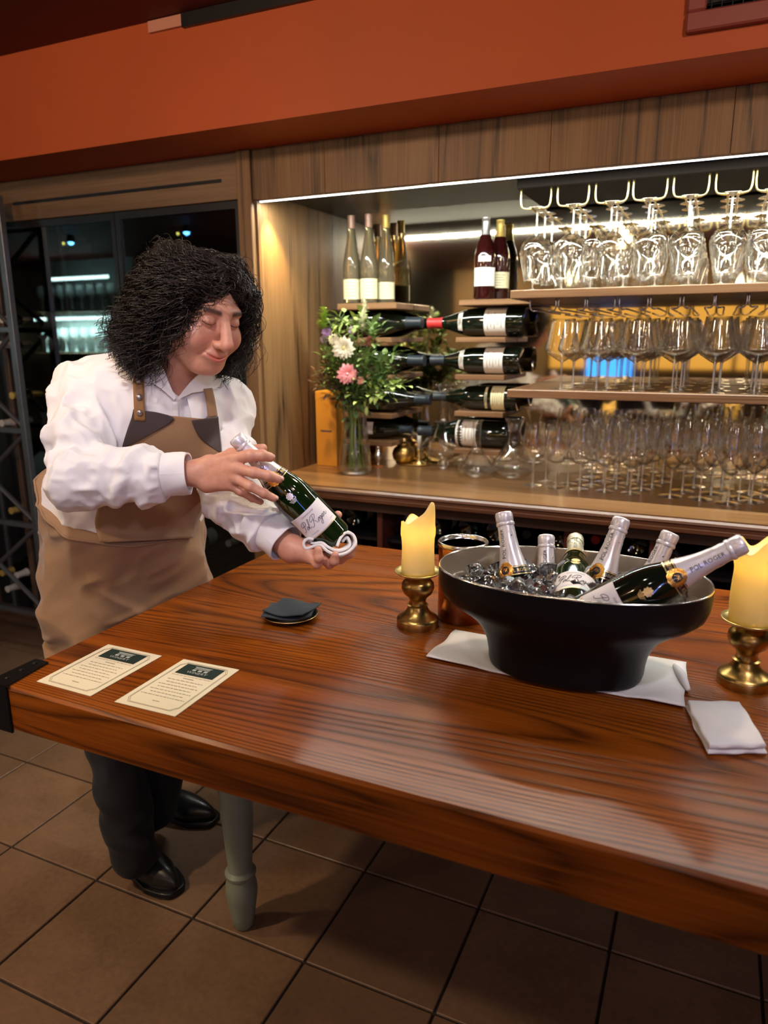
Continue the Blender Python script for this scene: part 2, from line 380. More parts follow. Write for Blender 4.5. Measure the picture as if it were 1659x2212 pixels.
# mirror
N = NT('bronze_mirror'); N.p.inputs['Base Color'].default_value = (.64, .57, .44, 1); N.p.inputs['Metallic'].default_value = 1; N.p.inputs['Roughness'].default_value = .045; M['mirror'] = N.m
MB().bb((XN, YM, ZC), (XE, YM + .006, ZN + .05)).build('bar_mirror', M['mirror'], label='bronze mirror covering the back of the bar niche', cat='mirror')
# counter
ct = empty('bar_counter', (0, 0, 0), label='long brown oak back bar counter with moulded front edge', cat='counter')
cb = MB().bb((XN - .012, 2.335, ZC - .04), (XE, YM, ZC), bev=.002).build('countertop', M['bar_wood_h'], ct)
prof = [(0, 0), (.018, 0), (.026, -.006), (.028, -.013), (.022, -.019), (.022, -.024), (.030, -.028), (.030, -.040), (.020, -.046), (0, -.046)]
m = MB(); P = [(XN - .03, 2.345 - y, ZC + z) for y, z in prof] + [(XE, 2.345 - y, ZC + z) for y, z in prof]; n = len(prof)
m.add(P, [(i, i + 1, n + i + 1, n + i) for i in range(n - 1)] + [tuple(range(n))[::-1], tuple(range(n, 2 * n))]); m.build('edge_moulding', wood('edge_oak', (.06, .02, .008), (.11, .042, .018), (.16, .07, .03), 'X', rough=.42, coat=.1, ringw=6., fl=.3), ct)
MB().bb((XN - .01, 2.36, ZC - .085), (XE, 2.385, ZC - .04)).build('fascia_rail', M['dark_wood'], ct)
# under-counter bottle racks: black carcass, uprights, shelves
rk = empty('under_counter_rack', (0, 0, 0), label='black bottle rack with reddish uprights under the bar counter', cat='wine rack')
MB().bb((-1.75, 2.93, .0), (XE, 2.96, ZC - .05)).build('back_panel', M['black'], rk)
MB().bb((-1.75, 2.42, .0), (XE, 2.95, .09), bev=.003).build('plinth', M['black'], rk)
M['redwood'] = wood('reddish_upright', (.05, .012, .006), (.08, .02, .01), (.11, .03, .015), 'Z', rough=.4, ringw=5., fl=.3)
UPX = [-1.62, ony(820, 1160, 2.40)[0], ony(1225, 1160, 2.40)[0], ony(1412, 1160, 2.40)[0], .55, 1.2]
for x in UPX: MB().bb((x - .011, 2.40, .09), (x + .011, 2.93, ZC - .085), bev=.002).build('upright', M['redwood'], rk)
for z in (.30, .50, .70): MB().bb((-1.74, 2.44, z), (XE, 2.93, z + .012)).build('rack_shelf', M['black'], rk)
# ---------------- wine fridge at the left
wf = empty('wine_fridge', (0, 0, 0), label='tall built-in wine fridge with black glass doors behind the man', cat='fridge')
XL = ony(12, 700, YF)[0]; ZT = ony(300, 452, YF)[2]
zt = ZT
xr = px
MB().bb((XL - .6, YF - .005, zt), (xr - .001, YF + .03, 2.124), bev=.002).build('top_panel', wood('walnut_header', (.105, .060, .030), (.165, .098, .052), (.22, .135, .075), 'X', rough=.5, ringw=6., fl=.25), wf)
sa, sb = ony(30, 441, YF), ony(480, 390, YF)
MB().bb((sa[0], YF - .008, (sa[2] + sb[2]) / 2 - .007), (sb[0], YF - .003, (sa[2] + sb[2]) / 2 + .005)).build('vent_slot', M['black'], wf)
MB().bb((XL - .03, YF - .012, 0), (XL, YF + .03, zt), bev=.003).build('stile', wood('stile_walnut', (.05, .03, .02), (.08, .048, .03), (.11, .07, .045), 'Z', rough=.5, ringw=6.), wf)
xm = ony(258, 600, YF)[0]
MB().bb((XL, 2.94, .08), (xr, 2.96, zt)).build('back_panel', M['black'], wf)
MB().bb((XL, YF + .01, 0), (xr, 2.95, .08)).build('plinth', M['black'], wf)
for x in (XL + .004, xr - .004): MB().bb((x - .004, YF + .04, .08), (x + .004, 2.94, zt)).build('fridge_side', M['black'], wf)
for z in [.30, .52, .74, .96, 1.18, 1.40]: MB().bb((XL + .01, YF + .06, z), (xr - .01, 2.93, z + .008)).build('fridge_shelf', M['blackmetal'], wf)
M['fridge_glass'] = thin_glass('smoked_glass', (.60, .64, .64), .6, .012, .085, 3.0, (.9, 1, 1))
for a, b in ((XL + .004, xm), (xm, xr - .003)):
    dr = MB().bb((a + .002, YF, .08), (a + .022, YF + .022, zt - .003)).bb((b - .022, YF, .08), (b - .002, YF + .022, zt - .003)).bb((a + .022, YF, .08), (b - .022, YF + .022, .105)).bb((a + .022, YF, zt - .03), (b - .022, YF + .022, zt - .003)).build('door', M['black'], wf)
    MB().bb((a + .022, YF + .008, .105), (b - .022, YF + .012, zt - .03)).build('pane', M['fridge_glass'], dr)
# steel lattice bottle rack at far left
lr = empty('lattice_rack', (0, 0, 0), label='grey steel bottle rack with crossed diagonal bars beside the fridge', cat='wine rack')
ya = 2.30
top, bot = ony(18, 600, ya), ony(78, 1140, ya)
xp = (top[0] + bot[0]) / 2
for (x) in (xp, xp - .62):
    MB().bb((x - .016, ya - .014, 0), (x + .016, ya + .014, 2.05), bev=.002).build('upright', M['rackmetal'], lr)
    MB().bb((x - .011, ya + .30, 0), (x + .011, ya + .32, 2.05), bev=.002).build('upright', M['rackmetal'], lr)
zs = [ony(30, 712, ya)[2], ony(30, 932, ya)[2], ony(30, 1130, ya)[2]]; stp = (zs[0] - zs[2]) / 2
zz = [zs[0] + stp * k for k in (2, 1, 0, -1, -2, -3)]
for k, z in enumerate(zz):
    MB().bb((xp - .61, ya - .012, z - .012), (xp - .016, ya + .012, z + .012), bev=.002).build('cross_bar', M['rackmetal'], lr)
    if k + 1 < len(zz):
        z2 = zz[k + 1]; zmid = (z + z2) / 2
        for (A, B) in (((xp, z), (xp - .62, z2 - .0)), ((xp, z2), (xp - .62, z))):
            MB().tube([(A[0], ya + .012, A[1]), (B[0], ya + .012, B[1])], .011, 8).build('diagonal_bar', M['rackmetal'], lr)
MB().bb((xp - .8, 2.66, 0), (XL - .031, 2.68, 2.124)).build('wall_alcove', M['black'], kind='structure')
# ================================================================ TABLE
ZTB = .825; YT0, YT1 = .843, 1.978; XT0, XT1 = -1.205, 1.25; TH = .092
tb_ = empty('oak_table', (0, 0, 0), label='large glossy red-brown oak table with turned sage green legs', cat='table')
def tgrid():
    m = MB(); return m
npl = 5; yy = np.linspace(YT0 + .0, YT1, npl + 1)
MB().box(((XT0 + XT1) / 2, (YT0 + YT1) / 2, ZTB - TH / 2), ((XT1 - XT0) / 2, (YT1 - YT0) / 2, TH / 2), bev=.0055).build('tabletop', M['table'], tb_)
# iron corner strap
q = onz(12, 1487, ZTB)
m = MB().bb((XT0 - .004, YT0 - .004, ZTB - TH - .004), (q[0], YT0 + .002, ZTB + .003), bev=.002).bb((XT0 - .006, YT0 - .004, ZTB - TH - .004), (XT0 + .002, YT0 + .105, ZTB + .003), bev=.002)
m.add([(XT0 - .006, YT0 - .004, ZTB + .001), (q[0], YT0 - .004, ZTB + .001), (XT0 + .030, YT0 + .105, ZTB + .001), (XT0 - .006, YT0 + .105, ZTB + .001), (XT0 - .006, YT0 - .004, ZTB + .0045), (q[0], YT0 - .004, ZTB + .0045), (XT0 + .030, YT0 + .105, ZTB + .0045), (XT0 - .006, YT0 + .105, ZTB + .0045)], [(0, 1, 2, 3), (4, 7, 6, 5), (0, 4, 5, 1), (1, 5, 6, 2), (2, 6, 7, 3), (3, 7, 4, 0)])
br = m.build('corner_bracket', M['blackmetal'], tb_)
for (x, y) in ((XT0 + .018, YT0 + .02), (XT0 + .014, YT0 + .055), (XT0 + .012, YT0 + .088)): MB().lathe([(.0055, 0), (.0050, .002), (.002, .0035), (0, .004)], 10, (x, y, ZTB + .004)).build('rivet', M['blackmetal'], br)
M['sage'] = pmat('sage_green_paint', (.22, .25, .195), .38, coat=.2, var=.06, vscale=10, bump=.05, bscale=30)
lp = [(0, 0), (.020, 0), (.026, .008), (.030, .03), (.034, .06), (.038, .085), (.0405, .105), (.0395, .125), (.036, .142), (.035, .150), (.039, .157), (.039, .164), (.031, .172), (.030, .18), (.033, .22), (.038, .30), (.043, .40), (.047, .50), (.049, .56), (.049, .60), (.043, .625), (.038, .635), (.044, .645), (.044, .66), (.036, .668), (.036, .675)]
lg = onz(520, 2020, 0)
for k, (x, y) in enumerate(((lg[0] - .012, lg[1] + .03), (lg[0] - .012, YT1 - .18), (XT1 - .25, lg[1] + .03), (XT1 - .25, YT1 - .18))):
    MB().lathe([(a, b) for a, b in lp], 28, (x, y, 0)).bb((x - .045, y - .045, .675), (x + .045, y + .045, ZTB - TH), bev=.004).build('leg', M['sage'], tb_, smooth=True, angle=35)
m = MB(); x_, y_ = lg[0] - .012, lg[1] + .03
# ================================================================ BOTTLES, LETTERING
def text_geo(s, size=.01, shear=0., ext=0.0, align='CENTER', res=2, space=1.0):
    c = bpy.data.curves.new('lettering', 'FONT'); c.body = s; c.size = size; c.shear = shear; c.align_x = align; c.align_y = 'CENTER'
    c.resolution_u = res; c.space_character = space
    o = bpy.data.objects.new('lettering', c); COL.objects.link(o); bpy.context.view_layer.update()
    me = bpy.data.meshes.new_from_object(o); V = [tuple(v.co) for v in me.vertices]; F = [tuple(p.vertices) for p in me.polygons]
    bpy.data.objects.remove(o); bpy.data.meshes.remove(me); bpy.data.curves.remove(c)
    return np.array(V) if V else np.zeros((0, 3)), F
TXT = {}
def tg(*a, **k):
    key = (a, tuple(sorted(k.items())))
    if key not in TXT: TXT[key] = text_geo(*a, **k)
    return TXT[key]
SCRIPT = {  # hand-drawn cursive strokes in em units
 'P': [[(.30, .62), (.05, .50), (.02, .72), (.28, .98), (.58, .98), (.66, .78), (.50, .58), (.30, .52)], [(.42, .92), (.34, .55), (.24, .10), (.08, -.08), (-.10, -.02)]],
 'o': [[(.0, .08), (.10, .30), (.22, .34), (.22, .16), (.10, .02), (.0, .10), (.10, .30), (.28, .28)]],
 'l': [[(.0, .08), (.22, .50), (.34, .95), (.24, .98), (.14, .50), (.10, .10), (.20, .02), (.34, .14)]],
 'R': [[(.24, .62), (.0, .50), (-.04, .72), (.24, 1.0), (.62, 1.0), (.68, .80), (.50, .60), (.32, .54), (.50, .28), (.66, .02), (.82, .06)], [(.40, .92), (.30, .5), (.20, .08), (.02, -.08), (-.16, .02)]],
 'g': [[(.26, .30), (.12, .34), (.02, .14), (.12, .04), (.26, .28), (.20, -.20), (.06, -.46), (-.06, -.34), (.10, -.10), (.40, .16)]],
 'e': [[(.0, .08), (.20, .22), (.20, .34), (.08, .30), (.06, .08), (.18, .02), (.34, .14)]],
 'r': [[(.0, .10), (.12, .34), (.16, .30), (.26, .32), (.22, .08), (.32, .02), (.52, .20)]]}
def script_strokes(word, size):
    adv = {'P': .52, 'o': .24, 'l': .30, 'R': .78, 'g': .32, 'e': .28, 'r': .40, ' ': .22}; x = 0; out = []
    for ch in word:
        for st in SCRIPT.get(ch, []): out.append([((x + a + .22 * b) * size, b * size) for a, b in st])
        x += adv[ch]
    wd = x * size
    return [[(a - wd / 2, b) for a, b in st] for st in out]
def rprof(prof, z):
    zs = [p[1] for p in prof]; rs = [p[0] for p in prof]; return float(np.interp(z, zs, rs))
def wrap(prof, V, phi0, z0, up='z', off=.0004):
    """maps flat x,y onto a surface of revolution; up='z': x runs around; up='axis': text reads along the axis"""
    out = []
    for p in V:
        x, y = p[0], p[1]
        if up == 'axis': x, y = -y, x
        z = z0 + y; r_ = rprof(prof, z) + off; r0 = rprof(prof, z0) + off; a = phi0 + x / r0
        out.append((r_ * math.cos(a), r_ * math.sin(a), z))
    return out
def band(m, prof, z0, z1, ph0, ph1, off=.0003, nz=4, na=24, th=None):
    G = []
    for i in range(nz + 1):
        z = z0 + (z1 - z0) * i / nz; r_ = rprof(prof, z) + off
        G.append([(r_ * math.cos(a), r_ * math.sin(a), z) for a in np.linspace(ph0, ph1, na + 1)])
    G = np.array(G); P = G.reshape(-1, 3); b = na + 1
    return m.add(P, [(i * b + j, i * b + j + 1, (i + 1) * b + j + 1, (i + 1) * b + j) for i in range(nz) for j in range(na)])
def disc_on(m, prof, z0, phi0, rad, wav=0., nw=12, off=.0006, ry=1.):
    pts = [(0, 0)] + [(rad * (1 + wav * math.cos(nw * t)) * math.cos(t), ry * rad * (1 + wav * math.cos(nw * t)) * math.sin(t)) for t in np.linspace(0, 2 * PI, 48, endpoint=False)]
    mid = [(x * .5, y * .5) for x, y in pts[1:]]; P = wrap(prof, [pts[0]] + mid + pts[1:], phi0, z0, 'z', off); n = 48
    F = [(0, 1 + i, 1 + (i + 1) % n) for i in range(n)] + [(1 + i, 1 + n + i, 1 + n + (i + 1) % n, 1 + (i + 1) % n) for i in range(n)]
    return m.add(P, F)
CHP = [(.001, .018), (.022, .012), (.036, .001), (.041, .001), (.0435, .005), (.044, .012), (.044, .128), (.0435, .140), (.0415, .155), (.0375, .172), (.0325, .189), (.0275, .206), (.0232, .223), (.0198, .240), (.0175, .257), (.0162, .275), (.0155, .292), (.0155, .300), (.0168, .302), (.0168, .316), (.0155, .3195), (.001, .320)]
CHO = CHP[3:-1]
M['green_glass'] = pmat('green_bottle_glass', (.006, .022, .004), .06, spec=.6, coat=.5, coatr=.03, trans=.35, ior=1.5)
M['dark_glass'] = pmat('black_green_glass', (.004, .007, .004), .07, spec=.6, coat=.4, coatr=.03)
M['foil'] = pmat('pearl_foil', (.74, .71, .76), .30, .35, spec=.5, bump=.25, bscale=70, bd=.001)
M['foil_warm'] = pmat('ivory_foil', (.62, .60, .46), .32, .4, bump=.25, bscale=70)
M['paper'] = pmat('label_paper', (.80, .76, .78), .55, var=.02, vscale=30)
M['ink'] = pmat('dark_ink', (.05, .045, .06), .5)
M['gold'] = pmat('gold_foil', (.90, .48, .11), .24, .9, bump=.6, bscale=260, bd=.0008)
M['navy'] = pmat('navy_band', (.008, .008, .02), .3, coat=.4)
M['gold_ink'] = pmat('gold_ink', (.75, .55, .25), .35, .8)
def make_champagne(root, glass, crest, band_phi=0.0, seal=True, label=True, foil_m=None, seal_phi=0., txt=True, short_foil=False):
    foil_m = foil_m or M['foil']
    gb = MB().lathe(CHP, 40).build('glass_body', glass, root, smooth=True, angle=50)
    # foil: crimped, with wire-cage bumps
    z0 = .236 if short_foil else .206
    zs = list(np.linspace(z0, .300, 14)) + [.3025, .309, .316, .3205, .3215]
    m = MB(); n = 40; P = []; k = len(zs)
    for i, z in enumerate(zs):
        rr = (rprof(CHO, min(z, .3195)) if z < .3205 else .0145) + .0009
        if z > .3212: rr = .006
        for j in range(n):
            a = 2 * PI * j / n; wv = .0
            if .270 < z < .302: wv = .0007 * math.sin(5 * a + z * 300) + .0006 * math.sin(11 * a - z * 420)
            if z > .315: wv = .0003 * math.cos(8 * a)
            if z < .27: wv = .00025 * math.sin(7 * a + z * 90)
            q = rr + wv; P.append((q * math.cos(a), q * math.sin(a), z + (.0012 * math.sin(3 * a) if i == 0 else 0)))
    F = [(i * n + j, i * n + (j + 1) % n, (i + 1) * n + (j + 1) % n, (i + 1) * n + j) for i in range(k - 1) for j in range(n)] + [tuple((k - 1) * n + j for j in range(n))]
    m.add(P, F); m.lathe([(.0178, .2925), (.0186, .2945), (.0186, .2975), (.0176, .2995)], 40, close=False)
    fo = m.build('foil', foil_m, root, smooth=True, angle=60)
    if short_foil:
        band(MB(), CHO, .228, .240, 0, 2 * PI, .0011, 3, 40).build('neck_band', M['gold_ink'], fo, smooth=True)
    else:
        nb = band(MB(), CHO, .190, .2085, 0, 2 * PI, .0010, 4, 40).build('neck_band', M['navy'], root, smooth=True)
        m = MB()
        for z in (.1915, .2065): band(m, CHO, z - .0008, z + .0008, 0, 2 * PI, .0014, 1, 40)
        V, F = tg('POL ROGER', .0095)
        for q in (.95, -.95 - .4, PI): m.add(wrap(CHO, V, seal_phi + q, .199, 'z', .0015), F)
        m.build('band_gilding', M['gold_ink'], nb)
    if txt:
        m = MB(); V, F = tg('POL ROGER', .0108, space=1.05)
        ph = seal_phi
        m.add(wrap(CHO, V, ph, .2555 if not short_foil else .268, 'axis', .0026), F); m.build('foil_lettering', M['ink'], fo)
    if seal and not short_foil:
        m = MB(); disc_on(m, CHO, .202, seal_phi, .0165, .045, 12, .0022); sl = m.build('seal', M['gold'], root, smooth=True)
        m = MB(); disc_on(m, CHO, .202, seal_phi, .0082, 0, 4, .0026); m.build('seal_centre', M['navy'], sl)
        m = MB(); V, F = tg('PR', .0105, shear=.3); m.add(wrap(CHO, V, seal_phi, .202, 'z', .0031), F)
        for r_ in (.0105, .0128):
            pts = wrap(CHO, [(r_ * math.cos(t), r_ * math.sin(t)) for t in np.linspace(0, 2 * PI, 33)], seal_phi, .202, 'z', .0026); m.tube(pts, .0004, 4)
        m.build('seal_relief', M['gold'], sl)
    m = MB(); zc = .150
    disc_on(m, CHO, zc, seal_phi, .0082, .10, 9, .0005)
    for i in range(4): band(m, CHO, zc - .0105 - i * .0022, zc - .0094 - i * .0022, seal_phi - .22 + i * .035, seal_phi + .22 - i * .035, .0005, 1, 8)
    m.build('crest', crest, root)
    if label:
        lb = band(MB(), CHO, .042, .104, seal_phi - 1.15, seal_phi + 1.15, .0005, 3, 40).build('front_label', M['paper'], root, smooth=True)
        m = MB()
        for st in script_strokes('Pol Roger', .0215):
            m.tube(wrap(CHO, catmull(st_pts(st), 4), seal_phi, .066, 'z', .0010), .00046, 4)
        V, F = tg('CHAMPAGNE', .0052, shear=.2, space=1.15); m.add(wrap(CHO, V, seal_phi, .0955, 'z', .0009), F)
        for a, b in ((-.62, -.12), (.72, .98)): band(m, CHO, .0518, .0523, seal_phi + a, seal_phi + b, .0009, 1, 8)
        m.build('label_print', M['ink'], lb)
        band(MB(), CHO, .0425, .0445, seal_phi - 1.14, seal_phi + 1.14, .0008, 1, 40).build('label_edge', M['gold_ink'], lb, smooth=True)
    return root
def st_pts(st): return [np.array([a, b, 0.]) for a, b in st]
def place_bottle(name, top, base_dir, face, L=.3215, **k):
    """empty with +z from base to top; local +x points towards 'face'"""
    z = nrm(-np.asarray(base_dir, float)); base = np.asarray(top, float) - z * L
    return frame_empty(name, base, z, np.asarray(face, float), **k)
M['silver_ink'] = pmat('silver_print', (.75, .70, .75), .35, .3)
# ---------------- held bottle
HT, HB = D(507, 944, 1.575), D(717, 1159, 1.65)
view = nrm(np.array([0, 0, CH]) - (HT + HB) / 2)
hz = nrm(HT - HB); side = nrm(np.cross(hz, view))
fc = nrm(view * math.cos(.12) + side * math.sin(-.12))
held = place_bottle('champagne_bottle', HT, HB - HT, fc, label='green champagne bottle held slanting in both hands of the man', cat='bottle')
make_champagne(held, M['green_glass'], M['silver_ink'])
# ---------------- champagne bowl with ice
BC, BZ, BA, BB_, BH = (-.222, 1.350), ZTB + .004, .255, .157, .193
BR = rotz(math.radians(2.5))
bprof = [(.0, .0), (.50, .0), (.575, .004), (.585, .012), (.590, .03), (.605, .05), (.640, .072), (.705, .093), (.80, .110), (.90, .124), (.965, .138), (.990, .155), (1.0, .175), (1.0, .193)]
def oval(m, prof, n=72, flip=False, wall=0.):
    P = []; F = []; k = len(prof)
    for s_, z in prof:
        sb = s_ * (1.0 - .06 * (1 - min(1, z / .15))) if z < .15 else s_
        for i in range(n):
            t = 2 * PI * i / n; ex = 2 / 2.25
            x = np.sign(math.cos(t)) * abs(math.cos(t)) ** ex * max(0, BA * s_ - wall); y = np.sign(math.sin(t)) * abs(math.sin(t)) ** ex * max(0, BB_ * (s_ + (1 - s_) * .25) - wall) if s_ > 0 else 0
            P.append((x, y, z))
    for j in range(k - 1):
        for i in range(n):
            q = (j * n + i, j * n + (i + 1) % n, (j + 1) * n + (i + 1) % n, (j + 1) * n + i); F.append(q[::-1] if flip else q)
    return m.add(P, F)
bowl = empty('champagne_bowl', (BC[0], BC[1], BZ), math.radians(2.5), label='large oval black champagne bowl filled with ice on a white cloth', cat='ice bucket')
N = NT('satin_black_enamel'); v_ = N.coord(); sc_ = N.ramp(N.noise(N.coord((3, 3, 40)), 4, 4, .7), [(.70, (.006, .006, .007)), (.76, (.03, .03, .032))]); N.l(sc_, N.p.inputs['Base Color']); N.p.inputs['Roughness'].default_value = .34; N.p.inputs['Specular IOR Level'].default_value = .22; M['enamel'] = N.m
oval(MB(), bprof).build('outer_shell', M['enamel'], bowl, smooth=True, angle=50)
M['liner'] = pmat('brushed_champagne_metal', (.62, .52, .40), .36, .85, bump=.1, bscale=20)
oval(MB(), [(0, .006)] + [(a, b) for a, b in bprof if b > .004], flip=True, wall=.004).build('liner', M['liner'], bowl, smooth=True, angle=60)
m = MB(); n = 72; P = []
for w0, z in ((.0, .193), (.001, .1955), (.003, .1955), (.004, .193)):
    for i in range(n):
        t = 2 * PI * i / n; ex = 2 / 2.25; P.append((np.sign(math.cos(t)) * abs(math.cos(t)) ** ex * (BA - w0), np.sign(math.sin(t)) * abs(math.sin(t)) ** ex * (BB_ - w0), z))
m.add(P, [(j * n + i, j * n + (i + 1) % n, (j + 1) * n + (i + 1) % n, (j + 1) * n + i) for j in range(3) for i in range(n)]); m.build('rim', M['steel'], bowl, smooth=True)
# water and ice
N = NT('ice'); N.t.nodes.remove(N.p); gl_ = N.n('ShaderNodeBsdfGlass'); gl_.inputs['Color'].default_value = (.93, .95, .96, 1); gl_.inputs['IOR'].default_value = 1.31; gl_.inputs['Roughness'].default_value = .02; g2 = N.n('ShaderNodeBsdfGlossy'); g2.inputs['Roughness'].default_value = .16; g2.inputs['Color'].default_value = (.9, .92, .95, 1); mi_ = N.n('ShaderNodeMixShader'); mi_.inputs[0].default_value = .16; N.l(gl_.outputs[0], mi_.inputs[1]); N.l(g2.outputs[0], mi_.inputs[2]); N.l(mi_.outputs[0], N.out.inputs[0]); M['ice'] = N.m
ZI = BZ + .135
wm = MB(); P = [(0, 0, .150)]
for i in range(72):
    t = 2 * PI * i / 72; ex = 2 / 2.25; P.append((np.sign(math.cos(t)) * abs(math.cos(t)) ** ex * (BA * .985 - .004), np.sign(math.sin(t)) * abs(math.sin(t)) ** ex * (BB_ * .985 - .004), .150))
wm.add(P, [(0, 1 + i, 1 + (i + 1) % 72) for i in range(72)])
wo = wm.build('meltwater', pmat('dark_meltwater', (.07, .058, .04), .06, spec=.8, bump=.6, bscale=28, bd=.01), bowl)
rg = random.Random(3); m = MB()
def rrot(rg):
    return rotz(rg.uniform(0, 6.28)) @ rotx(rg.uniform(0, 6.28)) @ rotz(rg.uniform(0, 6.28))
cnt = 0
while cnt < 330:
    x, y = rg.uniform(-1, 1), rg.uniform(-1, 1)
    if x * x + y * y > .80: continue
    hh = [rg.uniform(.0095, .0165) for _ in range(3)]; q = MB().box((0, 0, 0), hh, rrot(rg), bev=min(hh) * .45)
    c_ = np.array([x * BA * .96, y * BB_ * .95, .147 + rg.uniform(0, .016) - .010 * (x * x + y * y) + .006])
    m.add(np.array(q.v) * (1 + rg.uniform(-.08, .08)) + c_, q.f); cnt += 1
m.build('ice_cubes', M['ice'], bowl, smooth=True, angle=40, kind='stuff')
BIN = []
def bbot(top, base, phi=0., **k):
    top = np.asarray(top, float); base = np.asarray(base, float); z = nrm(top - base); vw = nrm(np.array([0, 0, CH]) - top); sd = nrm(np.cross(z, vw)); vv = nrm(vw - z * (vw @ z))
    f = vv * math.cos(phi) + sd * math.sin(phi)
    kw = {a: k.pop(a) for a in ('label', 'group')}
    o = place_bottle('champagne_bottle', top, base - top, f, cat='bottle', **kw); return make_champagne(o, k.pop('glass', M['dark_glass']), k.pop('crest', M['gold_ink']), **k)
G_ = 'champagne bottles in the ice bowl'
bbot(D(1087, 1106, 1.47), (-.285, 1.315, .850), -.55, label='champagne bottle upright in the ice with gold seal and band, beside the copper cup', group=G_)
bbot(D(1180, 1156, 1.55), (-.262, 1.375, .80), -.1, label='white foiled champagne neck sunk deepest, no seal showing, second along the ice bowl', group=G_, seal=True)
bbot(D(1243, 1163, 1.60), D(1239, 1297, 1.38), .05, label='champagne bottle lying base forward with its cursive front label showing over the rim', group=G_, glass=M['green_glass'], foil_m=M['foil_warm'], short_foil=True)
bbot(D(1344, 1119, 1.45), (-.205, 1.36, .85), -.45, label='champagne bottle leaning back with round gold seal at the centre of the ice', group=G_)
bbot(D(1450, 1150, 1.42), (-.15, 1.375, .80), -.75, label='champagne neck leaning on the far rim, partly behind the slanting bottle', group=G_)
bbot(D(1610, 1172, 1.20), D(1350, 1297, 1.275), .10, label='champagne bottle slanting far out of the bowl towards the large candle', group=G_)
# ---------------- champagne bowl cloth and folded napkin
M['linen'] = pmat('white_linen', (.78, .75, .74), .85, sheen=.3, bump=.25, bscale=500, bd=.0005, var=.02)
def cloth_quad(corners, z, n=26, m_=26, amp=.0015, seed=1, edge=None, th=.003):
    c0, c1, c2, c3 = [np.array([*c, z]) for c in corners]; G = np.zeros((n, m_, 3)); rg = np.random.RandomState(seed); ph = rg.uniform(0, 6, 6)
    for i in range(n):
        for j in range(m_):
            u, v = i / (n - 1), j / (m_ - 1); p = (c0 * (1 - u) + c1 * u) * (1 - v) + (c3 * (1 - u) + c2 * u) * v
            h = amp * (1 + math.sin(7 * u + ph[0] + 3 * v) * math.sin(5 * v + ph[1]) + .5 * math.sin(13 * v + ph[2] + 4 * u))
            G[i, j] = p + np.array([.002 * math.sin(9 * v + ph[3]), .002 * math.sin(8 * u + ph[4]), abs(h)])
    return G
tq = [onz(x, y, ZTB)[:2] for x, y in ((919, 1424), (1478, 1533), (1484, 1438), (985, 1368))]
tw = empty('cloth', (0, 0, 0), label='white folded linen cloth spread beneath the black bowl', cat='cloth')
G = cloth_quad(tq, ZTB + .0012, 40, 20, .0008, 2)
bx = (G[:, :, 0] - BC[0]) / .17; by = (G[:, :, 1] - BC[1]) / .12
out = np.clip(np.sqrt(bx ** 2 + by ** 2) - 1, 0, 1)
G[:, :, 2] = ZTB + .0022 + (G[:, :, 2] - ZTB) * np.minimum(out * 6, 1) * 2.2
MB().sheet(G, .0022).build('cloth_layer', M['linen'], tw, smooth=True)
cq = [onz(x, y, ZTB + .02)[:2] for x, y in ((1452, 1440), (1487, 1496))]
a, b = onz(1456, 1447, ZTB), onz(1486, 1500, ZTB)
pts = catmull([(*a[:2], ZTB + .010), (*((a + b) / 2)[:2], ZTB + .014), (*b[:2], ZTB + .009)], 6)
MB().tube(pts, [.004 + .004 * math.sin(PI * i / (len(pts) - 1)) for i in range(len(pts))], 10).build('rolled_corner', M['linen'], tw, smooth=True)
nq = [onz(x, y, ZTB + .018)[:2] for x, y in ((1533, 1608), (1653, 1606), (1597, 1515), (1487, 1513))]
nk = empty('napkin', (0, 0, 0), label='white linen napkin folded into a thick square at the table front', cat='napkin')
def fold_slab(z0, z1, shrink, sd):
    m = MB(); c0, c1, c2, c3 = nq; cen = sum(np.array(c) for c in nq) / 4; pr = [np.array(c) + (cen - np.array(c)) * shrink for c in nq]
    n = 14; P = []; rows = [(z0, .0), (z0 + .0015, -.003), ((z0 + z1) / 2, -.0045), (z1 - .0015, -.003), (z1, .0)]
    def ring(off):
        out = []
        for a, b in ((0, 1), (1, 2), (2, 3), (3, 0)):
            for i in range(n):
                t = i / n; p = pr[a] * (1 - t) + pr[b] * t; d = nrm(np.append(p - cen, 0))[:2]; out.append(p - d * off * (1 + .3 * math.sin(i + sd)))
        return out
    for z, off in rows: P += [(*p, z + .0006 * math.sin(i * .7 + sd)) for i, p in enumerate(ring(off))]
    k = 4 * n; F = [(j * k + i, j * k + (i + 1) % k, (j + 1) * k + (i + 1) % k, (j + 1) * k + i) for j in range(4) for i in range(k)]
    F += [tuple(range(k))[::-1], tuple(4 * k + i for i in range(k))]; return m.add(P, F)
fold_slab(ZTB + .0005, ZTB + .0085, .0, 1).build('lower_fold', M['linen'], nk, smooth=True, angle=50)
fold_slab(ZTB + .0092, ZTB + .0185, .02, 4).build('upper_fold', M['linen'], nk, smooth=True, angle=50)
# ---------------- copper cup
cc = onz(997, 1333, ZTB); cp = empty('wine_cooler', (cc[0], cc[1], ZTB), label='tall copper wine cooler with steel rim beside the black bowl', cat='wine cooler')
MB().lathe([(.054, .0), (.0555, .003), (.0555, .178), (.0545, .181), (.0525, .181), (.0525, .008), (.001, .006)], 48).build('body', M['copper'], cp, smooth=True, angle=40)
MB().lathe([(.0565, .176), (.0580, .180), (.0580, .184), (.0560, .187), (.0530, .186), (.0522, .182), (.0522, .176)], 48).build('rim', M['steel'], cp, smooth=True)
